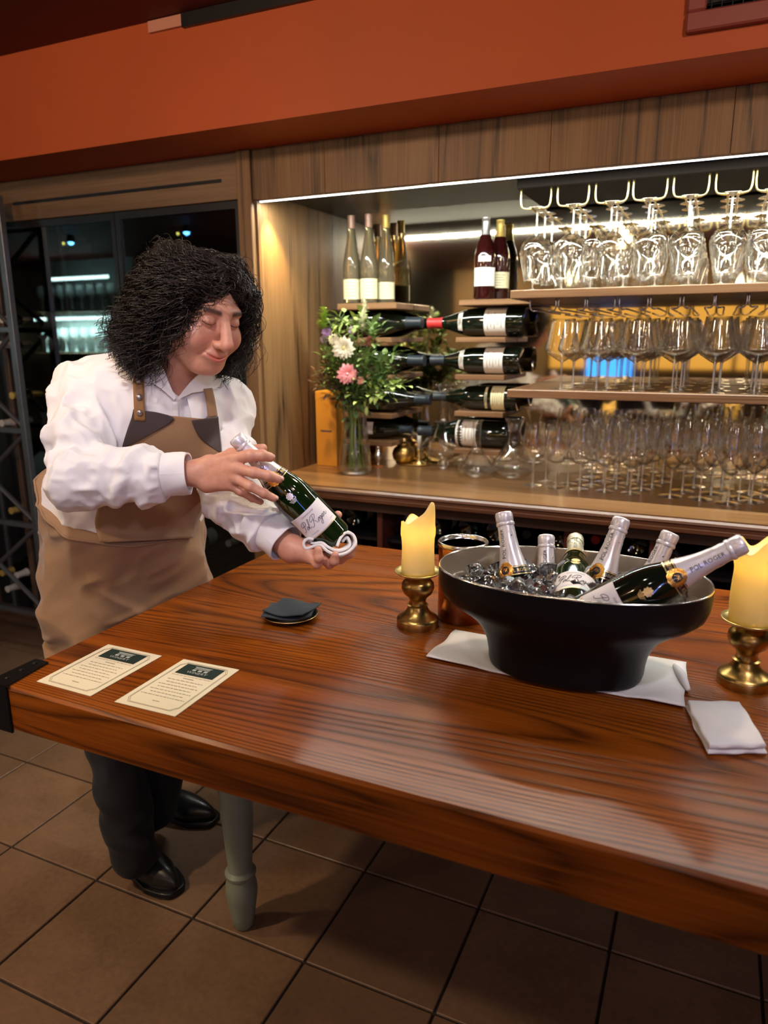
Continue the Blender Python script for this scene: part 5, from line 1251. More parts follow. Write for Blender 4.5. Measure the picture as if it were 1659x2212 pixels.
# shelves
XS = -.655
for z, nm in ((ZS1, 'upper'), (ZS2, 'lower')):
    MB().bb((XS, 2.478, z - .027), (XE - .002, 2.972, z), bev=.002).build('glass_shelf', M['shelf_wood'], label='long brown wooden shelf carrying %s row of glasses' % ('the short stemmed' if nm == 'upper' else 'the wide angular'), cat='shelf', group='long glass shelves')
# dark rack and brass rails
rk2 = empty('glass_rack', (0, 0, 0), label='dark wooden hanging rack under the niche ceiling with brass glass rails', cat='rack')
MB().bb((XS - .01, 2.555, 1.9435), (XE - .002, 2.95, 1.9845), bev=.003).build('rack_board', pmat('near_black_wood', (.007, .004, .0025), .7, spec=.15), rk2)
for x in xs_h:
    for s_ in (-1, 1):
        xx = x + s_ * .050; MB().tube(catmull([(xx, 2.572, 1.944), (xx, 2.570, 1.910), (xx - s_ * .006, 2.570, 1.886), (xx - s_ * .030, 2.575, 1.8815), (xx - s_ * .036, 2.60, 1.881), (xx - s_ * .036, 2.93, 1.881)], 5), .0034, 8).build('rail', M['brass_light'], rk2, smooth=True)
M['wire'] = pmat('pale_steel_wire', (.55, .55, .62), .3, .9)
for k, x in enumerate(xs):
    x = x + .02
    hk = MB().tube(catmull([(x - .028, 2.53, ZS1 - .027), (x - .028, 2.53, ZS1 - .055), (x - .020, 2.54, ZS1 - .066), (x - .004, 2.545, ZS1 - .066), (x - .004, 2.93, ZS1 - .066)], 4), .0028, 8).tube(catmull([(x + .058, 2.53, ZS1 - .027), (x + .058, 2.53, ZS1 - .055), (x + .050, 2.54, ZS1 - .066), (x + .034, 2.545, ZS1 - .066), (x + .034, 2.93, ZS1 - .066)], 4), .0028, 8)
    hk.build('rail_hanger', M['wire'], smooth=True, label='empty steel glass rail under the upper shelf, %s from its free end' % ORD[k], cat='rail', group='empty rails under the upper shelf')
# ---------------- wine bottles
FLUTE = [(.001, .015), (.034, .0), (.0375, .006), (.0375, .145), (.036, .165), (.030, .200), (.022, .245), (.0165, .285), (.0145, .310), (.0145, .342), (.0155, .343), (.0155, .350), (.001, .350)]
BURGB = [(.001, .015), (.038, .0), (.0415, .006), (.0415, .155), (.039, .175), (.032, .200), (.022, .230), (.0160, .255), (.0145, .275), (.0145, .293), (.0155, .294), (.0155, .300), (.001, .300)]
M['clear_wine'] = pmat('pale_wine_glass', (.50, .46, .30), .05, trans=.85, ior=1.35, spec=.6)
M['red_wine'] = pmat('deep_red_bottle', (.028, .004, .004), .06, spec=.6, coat=.5, trans=.2)
M['label_cream'] = pmat('cream_label', (.72, .68, .42), .6); M['label_white'] = pmat('white_wine_label', (.72, .70, .66), .6, var=.04, vscale=60); M['label_pale'] = pmat('pale_yellow_label', (.66, .64, .42), .6)
M['cap_pink'] = pmat('rose_capsule', (.40, .24, .18), .4, .3); M['cap_red'] = pmat('red_capsule', (.45, .03, .03), .4); M['cap_dark'] = pmat('dark_capsule', (.02, .03, .04), .35); M['cap_white'] = pmat('white_capsule', (.62, .60, .56), .4); M['cap_gold'] = pmat('yellow_capsule', (.62, .45, .12), .35, .3); M['cap_silver'] = pmat('silver_capsule', (.5, .5, .5), .3, .8)
def wine(o, prof, glass, capm, cz, labels=(), sc=1.0, lines=True):
    pr = [(a * sc, b * sc) for a, b in prof]; core = pr[2:-1]
    MB().lathe(pr, 28).build('glass_body', glass, o, smooth=True, angle=50)
    H = pr[-1][1]; m = MB(); zs = list(np.linspace(cz * sc, H - .007 * sc, 6)); m.lathe([(rprof(core, z) + .0007, z) for z in zs] + [(.0162 * sc, H - .006 * sc), (.0162 * sc, H + .0006), (.001, H + .001)], 24); m.build('capsule', capm, o, smooth=True, angle=50)
    for (z0, z1, w_, lm) in labels:
        l_ = band(MB(), core, z0 * sc, z1 * sc, -w_, w_, .0006, 2, 20).build('label', lm, o, smooth=True)
        if lines:
            m = MB(); 
            for k in range(5):
                zz = z1 * sc - (z1 - z0) * sc * (.18 + .16 * k); ww = w_ * (.5, .35, .45, .25, .4)[k]; band(m, core, zz - .0008 * sc, zz + .0008 * sc, -ww, ww, .0010, 1, 10)
            m.build('label_print', M['greyink'], l_)
    return o
VEC = np.array([0, -1., 0])
def upright_bottle(px, py, y, prof, glass, capm, cz, labels, label, group, rz, z=None):
    p = ony(px, py, y); o = frame_empty('wine_bottle', (p[0], y, z), (0, 0, 1), (math.sin(rz), -math.cos(rz), 0), label=label, cat='bottle', group=group); return wine(o, prof, glass, capm, cz, labels)
ZB1 = ony(800, 656, 2.85)[2]; ZB2 = ony(1060, 648, 2.85)[2]
fl_ = ((.018, .098, 1.25, M['label_cream']),)
upright_bottle(760, 560, 2.85, FLUTE, M['clear_wine'], M['cap_pink'], .300, fl_, 'slim clear flute bottle with cream label, nearest the niche side wall', 'bottles on the short shelf over the flowers', .35, ZB1 + .0003)
upright_bottle(797, 560, 2.85, FLUTE, M['clear_wine'], M['cap_pink'], .300, fl_, 'slim clear flute bottle with cream label, second from the niche side wall', 'bottles on the short shelf over the flowers', .3, ZB1 + .0003)
upright_bottle(834, 560, 2.90, FLUTE, M['clear_wine'], M['cap_gold'], .300, ((.018, .085, 1.25, M['label_pale']),), 'clear flute bottle with pale label set back behind the other two', 'bottles on the short shelf over the flowers', .3, ZB1 + .0003)
upright_bottle(1048, 560, 2.84, BURGB, M['red_wine'], M['cap_silver'], .238, ((.050, .118, 1.2, M['label_white']), (.140, .160, .6, M['label_white'])), 'upright red bottle with white label and silver capsule on the short shelf', 'upright red bottles', .25, ZB2 + .0003)
upright_bottle(1079, 560, 2.915, BURGB, M['red_wine'], M['cap_gold'], .238, ((.045, .105, 1.2, M['label_pale']),), 'upright red bottle with small tan label behind the silver capped one', 'upright red bottles', .25, ZB2 + .0003)
def lying(pxt, pxb, py, y, capm, label, group, lab, cz=.252, tilt=0., lm=None):
    a = ony(pxt, py, y); b = ony(pxb, py + tilt, y); z = nrm(a - b) * 1.0; L = abs(a[0] - b[0]); sc = L / .300
    cen = b.copy(); cen[2] = (a[2] + b[2]) / 2; ax = nrm(np.array([a[0] - b[0], 0, 0])); o = frame_empty('magnum_bottle', (b[0], y, cen[2]), ax, (0, -1, .12), label=label, cat='bottle', group=group)
    wine(o, BURGB, M['dark_glass'], capm, cz, lab, sc); return o, sc
def board(x0, x1, py, y, label):
    z = ony((x0 + x1) / 2, py, y)[2]; return z
GR = 'large bottles lying on the far short boards'; GLf = 'large bottles lying on the boards behind the flowers'
LW_ = ((.035, .100, 1.3, M['label_white']),)
rows = []
for (pxt, pxb, py, cm, lab, txt, gp) in (
    (926, 1137, 697, M['cap_red'], ((.052, .115, 1.3, M['label_white']), (.182, .196, .8, M['label_white'])), 'large dark bottle lying with red capsule and white label, topmost of its column', GR),
    (932, 1128, 779, M['cap_dark'], ((.052, .112, 1.3, M['label_white']), (.180, .196, .9, M['label_white'])), 'large dark bottle lying second in the column below the red capsuled one', GR),
    (938, 1120, 859, M['cap_dark'], ((.040, .085, 1.3, M['label_cream']), (.098, .106, 1.0, M['label_cream'])), 'large dark bottle lying third in the column with squarish cream label', GR),
    (905, 1104, 935, M['cap_dark'], ((.100, .165, 1.3, M['label_white']),), 'large dark bottle lying lowest in the column just above the decanters', GR),
    (912, 714, 698, M['cap_dark'], (), 'large dark bottle lying topmost behind the flowers, neck towards the middle', GLf),
    (917, 720, 778, M['cap_dark'], (), 'large dark bottle lying behind the blossoms, second of its column', GLf),
    (930, 740, 861, M['cap_dark'], (), 'large dark bottle lying behind the bouquet leaves, third of its column', GLf),
    (890, 742, 925, M['cap_dark'], ((.12, .15, .6, M['label_white']),), 'dark bottle lying lowest behind the vase with white mark', GLf)):
    o, sc = lying(pxt, pxb, py, 2.875, cm, txt, gp, lab); rows.append((o, sc, pxt, pxb))
k = 0
for i, (o, sc, pxt, pxb) in enumerate(rows):
    z = o.matrix_world[2][3] - .0415 * sc if False else None
bpy.context.view_layer.update()
xr0, xr1 = ony(994, 750, 2.86)[0], ony(1100, 750, 2.86)[0]; xl0, xl1 = ony(738, 750, 2.86)[0], ony(858, 750, 2.86)[0]
for i, (o, sc, pxt, pxb) in enumerate(rows):
    zc = o.matrix_world.translation.z - .0415 * sc - .0006; r_ = i < 4
    if i == 7: continue
    MB().bb(((xr0, xl0)[not r_], 2.80, zc - .020), ((xr1, xl1)[not r_], 2.979, zc), bev=.002).build('bottle_board', M['shelf_wood'], label='short brown board under the %s lying bottle %s' % (ORD[i % 4], 'in the far column' if r_ else 'behind the flowers'), cat='shelf', group='short bottle boards')
if True:
    o, sc = rows[7][0], rows[7][1]; zc = o.matrix_world.translation.z - .0415 * sc - .0006
    MB().bb((xl0, 2.80, zc - .020), (xl1, 2.979, zc), bev=.002).build('bottle_board', M['shelf_wood'], label='short brown board lowest behind the vase', cat='shelf', group='short bottle boards')
MB().bb((ony(735, 660, 2.82)[0], 2.79, ZB1 - .026), (ony(862, 660, 2.82)[0], 2.979, ZB1), bev=.003).build('display_shelf', M['shelf_wood'], label='short brown shelf carrying the three flute bottles', cat='shelf', group='short display shelves')
MB().bb((ony(996, 652, 2.82)[0], 2.79, ZB2 - .022), (XS - .004, 2.979, ZB2), bev=.003).build('display_shelf', M['shelf_wood'], label='short brown shelf carrying the two upright red bottles', cat='shelf', group='short display shelves')
# ---------------- gift box
bx0, bx1 = onz(683, 1005, ZC), onz(727, 1008, ZC); gb = empty('gift_box', ((bx0[0] + bx1[0]) / 2 + .004, bx0[1] + .045, ZC), label='tall orange-yellow bottle box standing in the niche corner', cat='box')
hw = max(.045, (bx1[0] - bx0[0]) / 2)
MB().bb((-hw, -.044, .0005), (hw, .044, .322), bev=.0015).build('carton', pmat('orange_card', (.50, .22, .025), .5, var=.06, vscale=8), gb); MB().bb((-hw * .55, -.0448, .150), (hw * .55, -.0440, .156)).build('mark', M['ink'], gb)
MB().bb((-hw - .0006, -.0446, .285), (hw + .0006, .0446, .3228), bev=.0015).build('lid', pmat('orange_card_lid', (.53, .24, .03), .5), gb)
# ---------------- decanters
def decanter(px, py, prof, label, s=1.):
    c = onz(px, py, ZC); o = empty('decanter', (c[0], c[1], ZC), label=label, cat='decanter', group='decanters'); pr = sm(prof, 4)
    MB().lathe(bowlprof([(a * s, b * s) for a, b in pr], .0022), 36).build('body', M['glass'], o, smooth=True)
    MB().lathe([(.001, .0005), (prof[1][0] * .8 * s, .0005), (prof[1][0] * .6 * s, .008), (.001, .012)], 24).build('base', M['glass_thick'], o, smooth=True); return o
decanter(957, 1012, [(.001, .012), (.026, .014), (.020, .034), (.026, .040), (.070, .060), (.092, .085), (.080, .115), (.045, .170), (.024, .220), (.020, .300), (.022, .330), (.040, .352)], 'tall necked clear decanter on a small foot beside the brass candlestick')
decanter(1028, 1028, [(.001, .004), (.050, .003), (.072, .018), (.070, .040), (.040, .080), (.020, .115), (.016, .160), (.018, .205), (.026, .225)], 'squat clear decanter with spreading base, middle of the three')
decanter(1108, 1030, [(.001, .004), (.052, .003), (.082, .028), (.084, .055), (.060, .095), (.030, .135), (.023, .165), (.026, .200), (.040, .235)], 'round bellied clear decanter with flared lip beside the slim glasses')
# ---------------- small brass and silver things
c = onz(905, 1003, ZC); o = empty('brass_candlestick', (c[0], c[1], ZC), label='small brass candlestick on a tray with thin white candle, back counter', cat='candlestick')
MB().lathe([(.001, .003), (.030, .003), (.030, .008), (.012, .016), (.008, .024), (.013, .034), (.008, .044), (.010, .060), (.015, .064), (.015, .068), (.001, .068)], 24).build('stem', M['brass_light'], o, smooth=True)
MB().lathe([(.001, .068), (.0095, .068), (.0095, .150), (.001, .152)], 16, (0, 0, 0)).build('taper', pmat('white_taper', (.75, .70, .60), .5), tag(empty('taper_candle', (c[0], c[1], ZC), label='thin white taper candle in the small brass candlestick', cat='candle'), None), smooth=True)
o = empty('brass_tray', (c[0] - .02, c[1] - .01, ZC), label='oval brass tray under the small candlestick', cat='tray'); MB().lathe([(.001, 0), (.075, 0), (.085, .006), (.084, .0075), (.074, .0028), (.001, .0028)], 36, sx=1.0, sy=.6).build('dish', M['brass_light'], o, smooth=True)
c = onz(872, 1000, ZC); o = empty('brass_pot', (c[0], c[1], ZC + .0005), label='round dark brass pot with lid between vase and candlestick', cat='pot')
MB().lathe([(.001, 0), (.028, 0), (.046, .018), (.052, .042), (.044, .066), (.030, .076), (.030, .080)], 30).build('body', M['brass'], o, smooth=True); MB().lathe([(.001, .0805), (.032, .0805), (.026, .092), (.008, .100), (.009, .108), (.001, .112)], 30).build('lid', M['brass'], o, smooth=True)
c = onz(817, 1008, ZC); o = empty('silver_figurine', (c[0], c[1], ZC), label='small silver pepper pot shaped ornament on an orange base beside the vase', cat='ornament')
MB().lathe([(.001, 0), (.020, 0), (.021, .005), (.001, .006)], 20).build('base', pmat('orange_base', (.45, .14, .03), .5), o); MB().lathe(sm([(.001, .006), (.008, .007), (.006, .018), (.015, .034), (.018, .050), (.012, .066), (.006, .074), (.009, .082), (.008, .092), (.001, .098)], 3), 24).build('body', M['steel'], o, smooth=True)
# ---------------- vase and flowers
vc = onz(768, 1022, ZC); va = empty('glass_vase', (vc[0], vc[1], ZC), label='tall clear glass vase of mixed flowers in front of the orange box', cat='vase')
vp = sm([(.001, .008), (.058, .006), (.066, .022), (.064, .070), (.055, .150), (.050, .215), (.055, .262), (.062, .285)], 4)
MB().lathe(bowlprof(vp, .003), 40).build('body', M['glass'], va, smooth=True)
MB().lathe([(.001, .0), (.060, .0), (.064, .010), (.058, .014), (.001, .013)], 40).build('base', M['glass_thick'], va, smooth=True)
MB().lathe([(.001, .015), (.060, .016), (.0615, .022), (.0605, .070), (.056, .120), (.001, .1201)], 36).build('water', thin_glass('vase_water', (.93, .95, .90), .5, .02, .04), va, smooth=True)
M['stemgreen'] = pmat('green_stem', (.12, .20, .035), .5); 
def leafm(n, c): return pmat(n, c, .55, var=.25, vscale=40)
M['leaf'] = leafm('fresh_leaf', (.17, .27, .08)); M['leaf2'] = leafm('lime_leaf', (.32, .44, .12)); M['leaf3'] = leafm('brown_leaf', (.10, .055, .035)); M['leaf4'] = leafm('dark_leaf', (.07, .14, .05))
def fpos(px, py, dy=0.): p = ony(px, py, vc[1] + dy); return p
def stem_to(m, tip, k=0):
    rg = random.Random(k); b = np.array([vc[0] + rg.uniform(-.03, .03), vc[1] + rg.uniform(-.03, .03), ZC + .02]); n_ = np.array([vc[0] + rg.uniform(-.025, .025), vc[1] + rg.uniform(-.025, .025), ZC + .26])
    return m.tube(catmull([b, n_, (n_ + tip) / 2 + np.array([0, 0, .02]), tip], 5), .0019, 6)
def leaf(m, p, d, up, L, W):
    d = nrm(d); s = nrm(np.cross(d, up)); n_ = np.cross(s, d); q = []
    for t, w_ in ((0, .05), (.25, .8), (.5, 1), (.75, .7), (1, .04)):
        c_ = p + d * L * t + n_ * (-.18 * L * t * t + .06 * L * math.sin(t * 3)); q.append([c_ - s * W * w_ / 2 + n_ * .12 * W * w_, c_, c_ + s * W * w_ / 2 + n_ * .12 * W * w_])
    return m.sheet(np.array(q))
def blossom(kind, px, py, dy, rad, mats, label, k, face=None):
    tip = fpos(px, py, dy); o = empty(kind, tuple(tip), label=label, cat='flower', group='flowers in the glass vase'); rg = random.Random(k)
    f = nrm(np.array([0, 0, CH]) - tip) if face is None else nrm(np.array(face)); R_ = np.stack([nrm(np.cross((0, 0, 1), f)), np.cross(f, nrm(np.cross((0, 0, 1), f))), f], 1)
    m = MB(); layers = 6 if mats[0] is not None else 4
    for l_ in range(layers):
        n = 13 - l_; tilt = .15 + l_ * .24
        for i in range(n):
            a = 2 * PI * (i + .5 * (l_ % 2)) / n + rg.uniform(-.1, .1); L = rad * (1.05 - .12 * l_) * rg.uniform(.9, 1.05)
            d = R_ @ np.array([math.cos(a) * math.cos(tilt), math.sin(a) * math.cos(tilt), math.sin(tilt)]); leaf(m, f * .1 * rad + d * rad * .05, d, f, L, L * .55)
    m.build('petals', mats[0], o, smooth=True)
    MB().lathe([(.001, .0), (rad * .30, .02 * rad), (rad * .26, rad * .45), (.001, rad * .62)], 12, (0, 0, 0), R_).build('flower_centre', mats[1], o, smooth=True)
    MB().lathe([(.001, -.25 * rad), (.2 * rad, -.1 * rad), (.25 * rad, .05 * rad)], 10, (0, 0, 0), R_).build('calyx', M['leaf'], o, smooth=True)
    m = MB(); stem_to(m, tip, k); s_ = m.build('stem', M['stemgreen'], o); s_.location = (-tip[0], -tip[1], -tip[2]); return o
WH = pmat('cream_petal', (.80, .78, .62), .6); PK = pmat('pink_petal', (.80, .32, .34), .6, var=.15, vscale=60); PU = pmat('purple_petal', (.34, .20, .42), .6); LI = pmat('lilac_petal', (.55, .42, .55), .6); YC = pmat('yellow_centre', (.65, .6, .25), .6); BR = pmat('rust_petal', (.16, .05, .02), .6); PE = pmat('peach_petal', (.62, .30, .20), .6)
blossom('dahlia', 742, 752, -.06, .043, (WH, YC), 'round cream dahlia with yellow centre high in the bouquet', 1)
blossom('carnation', 750, 808, -.07, .040, (PK, PK), 'ruffled pink carnation low in the bouquet', 2)
blossom('daisy', 721, 733, -.03, .022, (WH, WH), 'small white side-facing bloom above the cream dahlia', 3)
blossom('statice', 706, 717, -.02, .021, (PU, PU), 'small purple bloom at the outer upper side of the bouquet', 4)
blossom('lilac', 761, 714, -.01, .017, (LI, PU), 'tiny lilac bloom near the white flower spike', 5)
blossom('scabious', 801, 738, -.03, .022, (BR, BR), 'rust-brown bloom on the inner side of the bouquet', 6)
blossom('bud', 778, 822, -.07, .016, (PE, PE), 'peach bud beside the pink carnation', 7)
blossom('freesia', 700, 733, .0, .015, (LI, LI), 'pale mauve bloom just below the purple one', 8)
def spike(px0, py0, px1, py1, n, mat, label, k, r_=.010, name='snapdragon', cat='flower'):
    a, b = fpos(px0, py0, -.02), fpos(px1, py1, -.02); o = empty(name, tuple(a), label=label, cat=cat, group='flowers in the glass vase'); m = MB(); rg = random.Random(k)
    for i in range(n):
        t = i / (n - 1); p = a * (1 - t) + b * t - a
        for j in range(4):
            an = rg.uniform(0, 6.28); d = np.array([math.cos(an), math.sin(an), .6]); leaf(m, p, d, (0, 0, 1), r_ * (1.5 - .7 * t) * rg.uniform(.9, 1.6), r_ * (1.2 - .5 * t)); 
    m.build('florets', mat, o, smooth=True); m = MB(); stem_to(m, a, k); m.tube([a, b], .0015, 6); s_ = m.build('stem', M['stemgreen'], o); s_.location = tuple(-a)
spike(783, 715, 788, 652, 18, WH, 'tall white snapdragon spike rising over the bouquet', 21, .017)
spike(826, 835, 824, 775, 12, pmat('green_hydrangea', (.42, .50, .20), .6), 'green-white rounded flower cluster on the inner side of the bouquet', 22, .028, 'hydrangea')
spike(700, 715, 701, 668, 14, M['leaf2'], 'lime green leafy tip at the outer top of the bouquet', 23, .022, 'leafy_tip', 'foliage')
def spray(px, py, px2, py2, mat, label, k, n=16, L=.035, W=.014, spread=.03):
    a, b = fpos(px, py, random.Random(k).uniform(-.06, .05)), fpos(px2, py2, random.Random(k).uniform(-.08, .03)); o = empty('leaf_spray', tuple(a), label=label, cat='foliage', group='leafy sprays in the glass vase'); rg = random.Random(k * 7); m = MB(); st = MB(); stem_to(st, a, k); st.tube([a, b], .0014, 5)
    for i in range(n):
        t = rg.random(); p = a * (1 - t) + b * t - a
        tw_ = nrm(np.array([rg.gauss(0, 1), rg.gauss(0, 1), rg.gauss(0, .7)])); q = p + tw_ * spread * rg.random(); st.tube([p + a, q + a], .0007, 4); leaf(m, q, nrm(tw_ + nrm(b - a) * .6), (0, 0, 1), L * rg.uniform(.6, 1.2), W * rg.uniform(.7, 1.2))
    m.build('leaves', mat, o, smooth=True); s_ = st.build('stem', M['stemgreen'], o); s_.location = tuple(-a)
LV, L2, L3_, L4 = M['leaf'], M['leaf2'], M['leaf3'], M['leaf4']
for k, (a, b, c_, d_, mt, lb, n) in enumerate((
    (760, 850, 700, 760, LV, 'mid green leafy spray behind the cream dahlia', 36), (780, 850, 810, 700, LV, 'mid green leafy spray behind the white spike', 40), (770, 850, 760, 735, LV, 'mid green leafy spray at the middle of the bouquet', 36),
    (790, 860, 870, 828, L2, 'lime green spray reaching sideways past the vase neck', 26), (800, 850, 850, 760, LV, 'green spray around the hydrangea cluster', 34), (740, 870, 690, 820, L3_, 'brown leaf spray on the outer side above the box', 22),
    (745, 860, 705, 795, L3_, 'brown and green spray beside the pink carnation', 22), (770, 880, 790, 800, L4, 'dark green leaves just above the vase neck', 34), (755, 890, 745, 830, L4, 'dark green leaves under the pink carnation', 30), (775, 700, 730, 690, L2, 'fine lime sprig between purple and white blooms', 14), (760, 840, 720, 700, LV, 'leafy spray beneath the small white bloom', 30), (790, 870, 835, 800, L4, 'dark green spray under the hydrangea cluster', 28))):
    spray(a, b, c_, d_, mt, lb, 40 + k, int(n * 2.4), .044 if mt is not L2 else .036, .022 if mt is not L3_ else .018, .055)
# ---------------- bottles in the racks and the fridge
def rack_bottle_proto(capm, lab, base_out):
    o = empty('wine_bottle', (0, 0, 0)); wine(o, BURGB, M['dark_glass'], capm, .24, lab, 1.0, False); return o
LB = ((.045, .11, 1.4, M['label_white']),)
protos = [rack_bottle_proto(M[c_], l_, 0) for c_, l_ in (('cap_white', LB), ('cap_gold', ((.045, .11, 1.4, M['label_pale']),)), ('cap_red', LB), ('cap_dark', LB), ('cap_silver', ((.045, .11, 1.4, M['label_cream']),)))]
CW = ['white', 'yellow', 'red', 'dark', 'silver']; used = set()
def rest(kind, x, y, z, mode, label, group):
    """mode 'butt': neck to the wall; 'neck': capsule to the front; 'side': along x"""
    o = protos[kind] if kind not in used else copy_tree(protos[kind]); used.add(kind)
    if mode == 'neck': o.rotation_euler = (PI / 2, 0, 0); o.location = (x, y + .300, z + .0425)
    elif mode == 'butt': o.rotation_euler = (-PI / 2, 0, 0); o.location = (x, y, z + .0425)
    else: o.rotation_euler = (0, -PI / 2, 0) if mode == 'side' else (0, PI / 2, 0); o.rotation_euler = Matrix(((0, 0, -1), (-1, 0, 0), (0, 1, 0))).to_euler() if mode == 'side' else Matrix(((0, 0, 1), (-1, 0, 0), (0, -1, 0))).to_euler(); o.location = (x, y, z + .0425)
    tag(o, label, 'bottle', group)
rg = random.Random(9)
for si, z in enumerate([.304 + .004, .524 + .004, .744 + .004, .964 + .004, 1.184 + .004]):
    lvl = ['lowest', 'second', 'third', 'fourth', 'fifth'][si]; n = 8; xs_ = np.linspace(XL + .10, xr - .10, n)
    for i, x in enumerate(xs_):
        if x > xm - .05 and x < xm + .05: continue
        if si == 4 and i > 2: continue
        if z + .044 > 1.35: continue
        kd = rg.choice([0, 1, 3, 4, 2, 0]); mode = 'butt' if (i + si) % 3 == 0 else 'neck'
        rest(kd, x, 2.55 if mode == 'neck' else 2.52, z, mode, '%s bottle in the fridge, %s shelf from below, %s from the steel lattice' % ((CW[kd] + ' capped') if mode == 'neck' else 'base-first dark', lvl, ORD[i]), 'bottles in the wine fridge')
x_ = ony(470, 1212, 2.62)[0]
# under-counter shelves
zs_ = [.092, .312, .512, .712]
for bi in range(len(UPX) - 1):
    a, b = UPX[bi], UPX[bi + 1]; n = max(2, int((b - a - .03) / .098))
    for li, z in enumerate(zs_):
        if li < 2 and bi > 2: continue
        for i in range(n):
            x = a + (b - a) * (i + .5) / n; kd = rg.choice([3, 3, 2, 0, 3]); mode = 'butt' if rg.random() < .6 else 'neck'
            if i >= 10: continue
            rest(kd, x, 2.56 + rg.uniform(0, .03), z, mode, '%s bottle under the counter, %s bay from the fridge, %s level, %s along' % (('%s capped' % CW[kd]) if mode == 'neck' else 'base-first', ORD[bi], ['floor', 'second', 'third', 'top'][li], ORD[i]), 'bottles under the counter')
# lattice rack bottles lying in the diamonds
for i, (px_, py_, kd) in enumerate(((30, 855, 1), (8, 915, 0), (28, 1105, 1), (8, 1240, 1), (40, 1245, 0), (20, 1275, 0), (8, 690, 0), (6, 745, 0))):
    p = ony(px_, py_, 2.32); rest(kd, p[0] - .02, 2.325, p[2] - .0425, 'neck', '%s capped bottle in the steel lattice, %s' % (CW[kd], ('above the middle bar', 'on the middle bar', 'on the low bar', 'under the low bar, outer', 'under the low bar, inner', 'lowest of all', 'above the top bar', 'just below the top bar')[i]), 'bottles in the steel lattice')

# ================================================================ ROOM BEHIND THE CAMERA (seen in mirror and glass)
def vm(px, py, y, pl): q = ony(px, py, 2 * pl - y); return np.array([q[0], y, q[2]])
M['bulb'] = emis('warm_bulb', (1, .70, .34), 45)
for k, (px_, py_) in enumerate(((853, 540), (1350, 505))):
    p = vm(px_, py_, -.6, YM); o = empty('lantern', (p[0], p[1], p[2]), label='glass box lantern with bare warm bulb, mirrored %s' % ('beside the flute bottles' if k == 0 else 'behind the hanging glasses'), cat='lamp', group='glass box lanterns')
    MB().lathe([(.001, -.045), (.018, -.040), (.030, -.020), (.026, .01), (.012, .035), (.010, .05)], 16).build('bulb', M['bulb'], o, smooth=True)
    m = MB()
    for sx in (-1, 1):
        for sy in (-1, 1): m.bb((sx * .08 - .003, sy * .08 - .003, -.11), (sx * .08 + .003, sy * .08 + .003, .11))
    m.bb((-.083, -.083, .11), (.083, .083, .116)).bb((-.083, -.083, -.116), (.083, .083, -.11)).bb((-.006, -.006, .116), (.006, .006, CEIL - p[2])); m.build('frame', M['brass'], o)
    for a in (0, 1, 2, 3):
        R_ = rotz(a * PI / 2); q_ = R_ @ np.array([0, -.080, 0]); MB().box(q_, (.075, .0008, .108), R_).build('pane', M['glass'], o)
    light('POINT', 'lantern_light', (p[0], p[1], p[2] - .06), 14, (1, .72, .42), size=.03)
M['amber'] = emis('amber_backlit_panel', (1.0, .52, .10), 1.0); M['blue'] = emis('blue_screen', (.04, .28, 1.0), 3.2)
a_ = vm(1190, 655, -3.0, YM); b_ = vm(1655, 800, -3.0, YM)
o = empty('backlit_panel', (0, 0, 0), label='amber backlit wall panel seen in the mirror', cat='panel'); MB().bb((a_[0], -3.02, b_[2]), (2.2, -3.0, a_[2])).build('face', M['amber'], o)
for k in range(9): x = a_[0] + (2.2 - a_[0]) * k / 8; MB().bb((x - .02, -3.0, b_[2] - .6), (x + .02, -2.96, a_[2] + .05)).build('mullion', M['dark_wood'], o)
MB().bb((a_[0] - .02, -3.06, 0), (2.22, -3.021, b_[2])).build('base_panel', M['dark_wood'], o)
a_ = vm(1268, 770, -1.5, YM); b_ = vm(1362, 826, -1.5, YM); o = empty('blue_screen', (0, 0, 0), label='bright blue screen seen in the mirror between glass stems', cat='screen'); MB().bb((a_[0], -1.52, b_[2]), (b_[0], -1.5, a_[2])).build('display', M['blue'], o); MB().bb((a_[0] - .01, -1.54, b_[2] - .01), (b_[0] + .01, -1.521, a_[2] + .01)).bb((a_[0] + .1, -1.56, 0), (a_[0] + .13, -1.53, b_[2])).build('housing', M['black'], o)
o = empty('blue_light_column', (.95, -.75, 0), label='slim glowing blue light column reflected in bottle and vase', cat='lamp'); MB().lathe([(.10, 0), (.10, .02), (.02, .03), (.02, .9)], 20).build('base', M['black'], o); MB().lathe([(.022, .9), (.022, 1.95), (.001, 1.96)], 16).build('tube', emis('blue_tube', (.10, .28, 1.0), 22), o)
a_ = vm(857, 592, -5.0, YM); b_ = vm(972, 692, -5.0, YM); o = empty('chalkboard', (0, 0, 0), label='dark grey board on the far ochre wall seen in the mirror', cat='board'); MB().bb((a_[0], -5.09, b_[2]), (b_[0], -5.05, a_[2])).build('board', pmat('slate', (.035, .038, .035), .7), o); MB().bb((a_[0] - .03, -5.1, b_[2] - .03), (b_[0] + .03, -5.091, a_[2] + .03)).build('frame', M['dark_wood'], o)
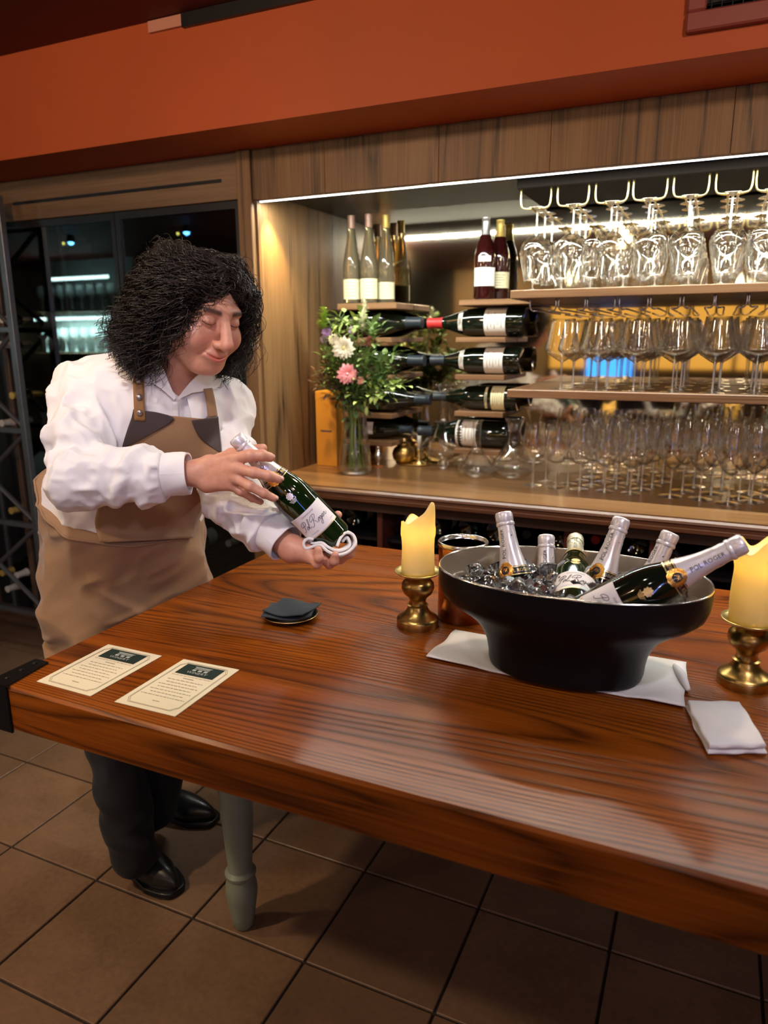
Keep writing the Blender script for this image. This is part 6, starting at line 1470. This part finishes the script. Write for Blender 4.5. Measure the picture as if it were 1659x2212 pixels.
# lit display cabinet reflected in the fridge doors
o = empty('display_cabinet', (0, 0, 0), label='lit glass display cabinet mirrored in the black fridge doors', cat='cabinet')
M['tube'] = emis('cool_tube', (.72, 1.0, .98), 12)
a_ = vm(95, 604, -2.2, YF); b_ = vm(232, 614, -2.2, YF); c_ = vm(60, 690, -2.2, YF); d_ = vm(236, 694, -2.2, YF); e_ = vm(236, 840, -2.2, YF)
MB().bb((a_[0], -2.215, a_[2] - .018), (b_[0], -2.2, a_[2] + .018)).build('tube', M['tube'], o); MB().bb((c_[0], -2.215, c_[2] - .018), (d_[0], -2.2, c_[2] + .018)).build('tube', M['tube'], o)
MB().bb((c_[0] - .1, -2.60, e_[2] - .4), (d_[0] + .1, -2.57, a_[2] + .3)).build('back_panel', pmat('teal_grey_panel', (.25, .30, .28), .6), o)
for z in (a_[2] - .40, c_[2] - .45, e_[2] - .02): MB().bb((c_[0] - .1, -2.57, z), (d_[0] + .1, -2.22, z + .02)).build('cabinet_shelf', M['shelf_wood'], o)
light('AREA', 'cabinet_light', ((c_[0] + d_[0]) / 2, -2.25, c_[2] - .03), 60, (.75, 1, .97), ((c_[0] + d_[0]) / 2, -2.5, c_[2] - .8), 1.0, .03)
for r_, z in enumerate((a_[2] - .38, c_[2] - .43)):
    for k in range(8):
        g = MB().lathe(sm([(.001, .0), (.045, .001), (.01, .01), (.008, .12), (.05, .17), (.06, .23), (.045, .30)], 3), 14, (0, 0, 0)).build('pale_glass', pmat('frosted_glass', (.6, .7, .68), .3) if (r_ == 0 and k == 0) else bpy.data.materials['frosted_glass'], smooth=True, label='pale glass in the mirrored display cabinet, %s shelf, %s along' % (('upper', 'lower')[r_], ORD[k]), cat='glass', group='glasses in the display cabinet'); g.location = (c_[0] + .05 + k * (d_[0] - c_[0]) / 8, -2.4, z + .02)
M['bluespot'] = emis('blue_spot', (.10, .42, 1.0), 40); M['yspot'] = emis('yellow_spot', (.9, .75, .15), 8)
for k, (px_, py_) in enumerate(((150, 522), (400, 500))):
    p = vm(px_, py_, -.85, YF); o = empty('blue_spotlight', (p[0], p[1], p[2]), label='small blue ceiling spotlight reflected in the fridge, %s' % ('outer one' if k == 0 else 'over his hair'), cat='lamp', group='blue ceiling spotlights')
    MB().lathe([(.001, -.03), (.022, -.02), (.030, 0), (.022, .02), (.001, .03)], 14).build('lens', M['bluespot'], o, smooth=True); MB().lathe([(.034, -.005), (.036, .03), (.02, .06), (.006, .065), (.006, max(.07, CEIL - p[2]))], 14).build('housing', M['blackmetal'], o); MB().lathe([(.001, -.015), (.015, 0), (.001, .015)], 10, (-.10, 0, -.01)).build('indicator', M['yspot'], o)

M['globe'] = emis('added_globe_glow', (1, .86, .66), 30)  # glowing globes added behind the camera for highlights on the glasses
for k, (x, y, z) in enumerate(((-1.3, -1.1, 2.0), (.15, -1.7, 1.95), (1.5, -1.2, 2.0), (.9, -3.0, 1.9))):
    o = empty('added_globe', (x, y, z), label='added glowing globe in the room behind, for highlights in the glasses, %s along' % ORD[k], cat='lamp', group='added globe lamps')
    MB().lathe([(.001, -.055), (.025, -.049), (.048, -.027), (.055, 0), (.048, .027), (.025, .049), (.001, .055)], 18).build('globe', M['globe'], o, smooth=True); MB().lathe([(.02, .048), (.02, .075), (.004, .08), (.004, CEIL - z)], 12).build('cord', M['blackmetal'], o)
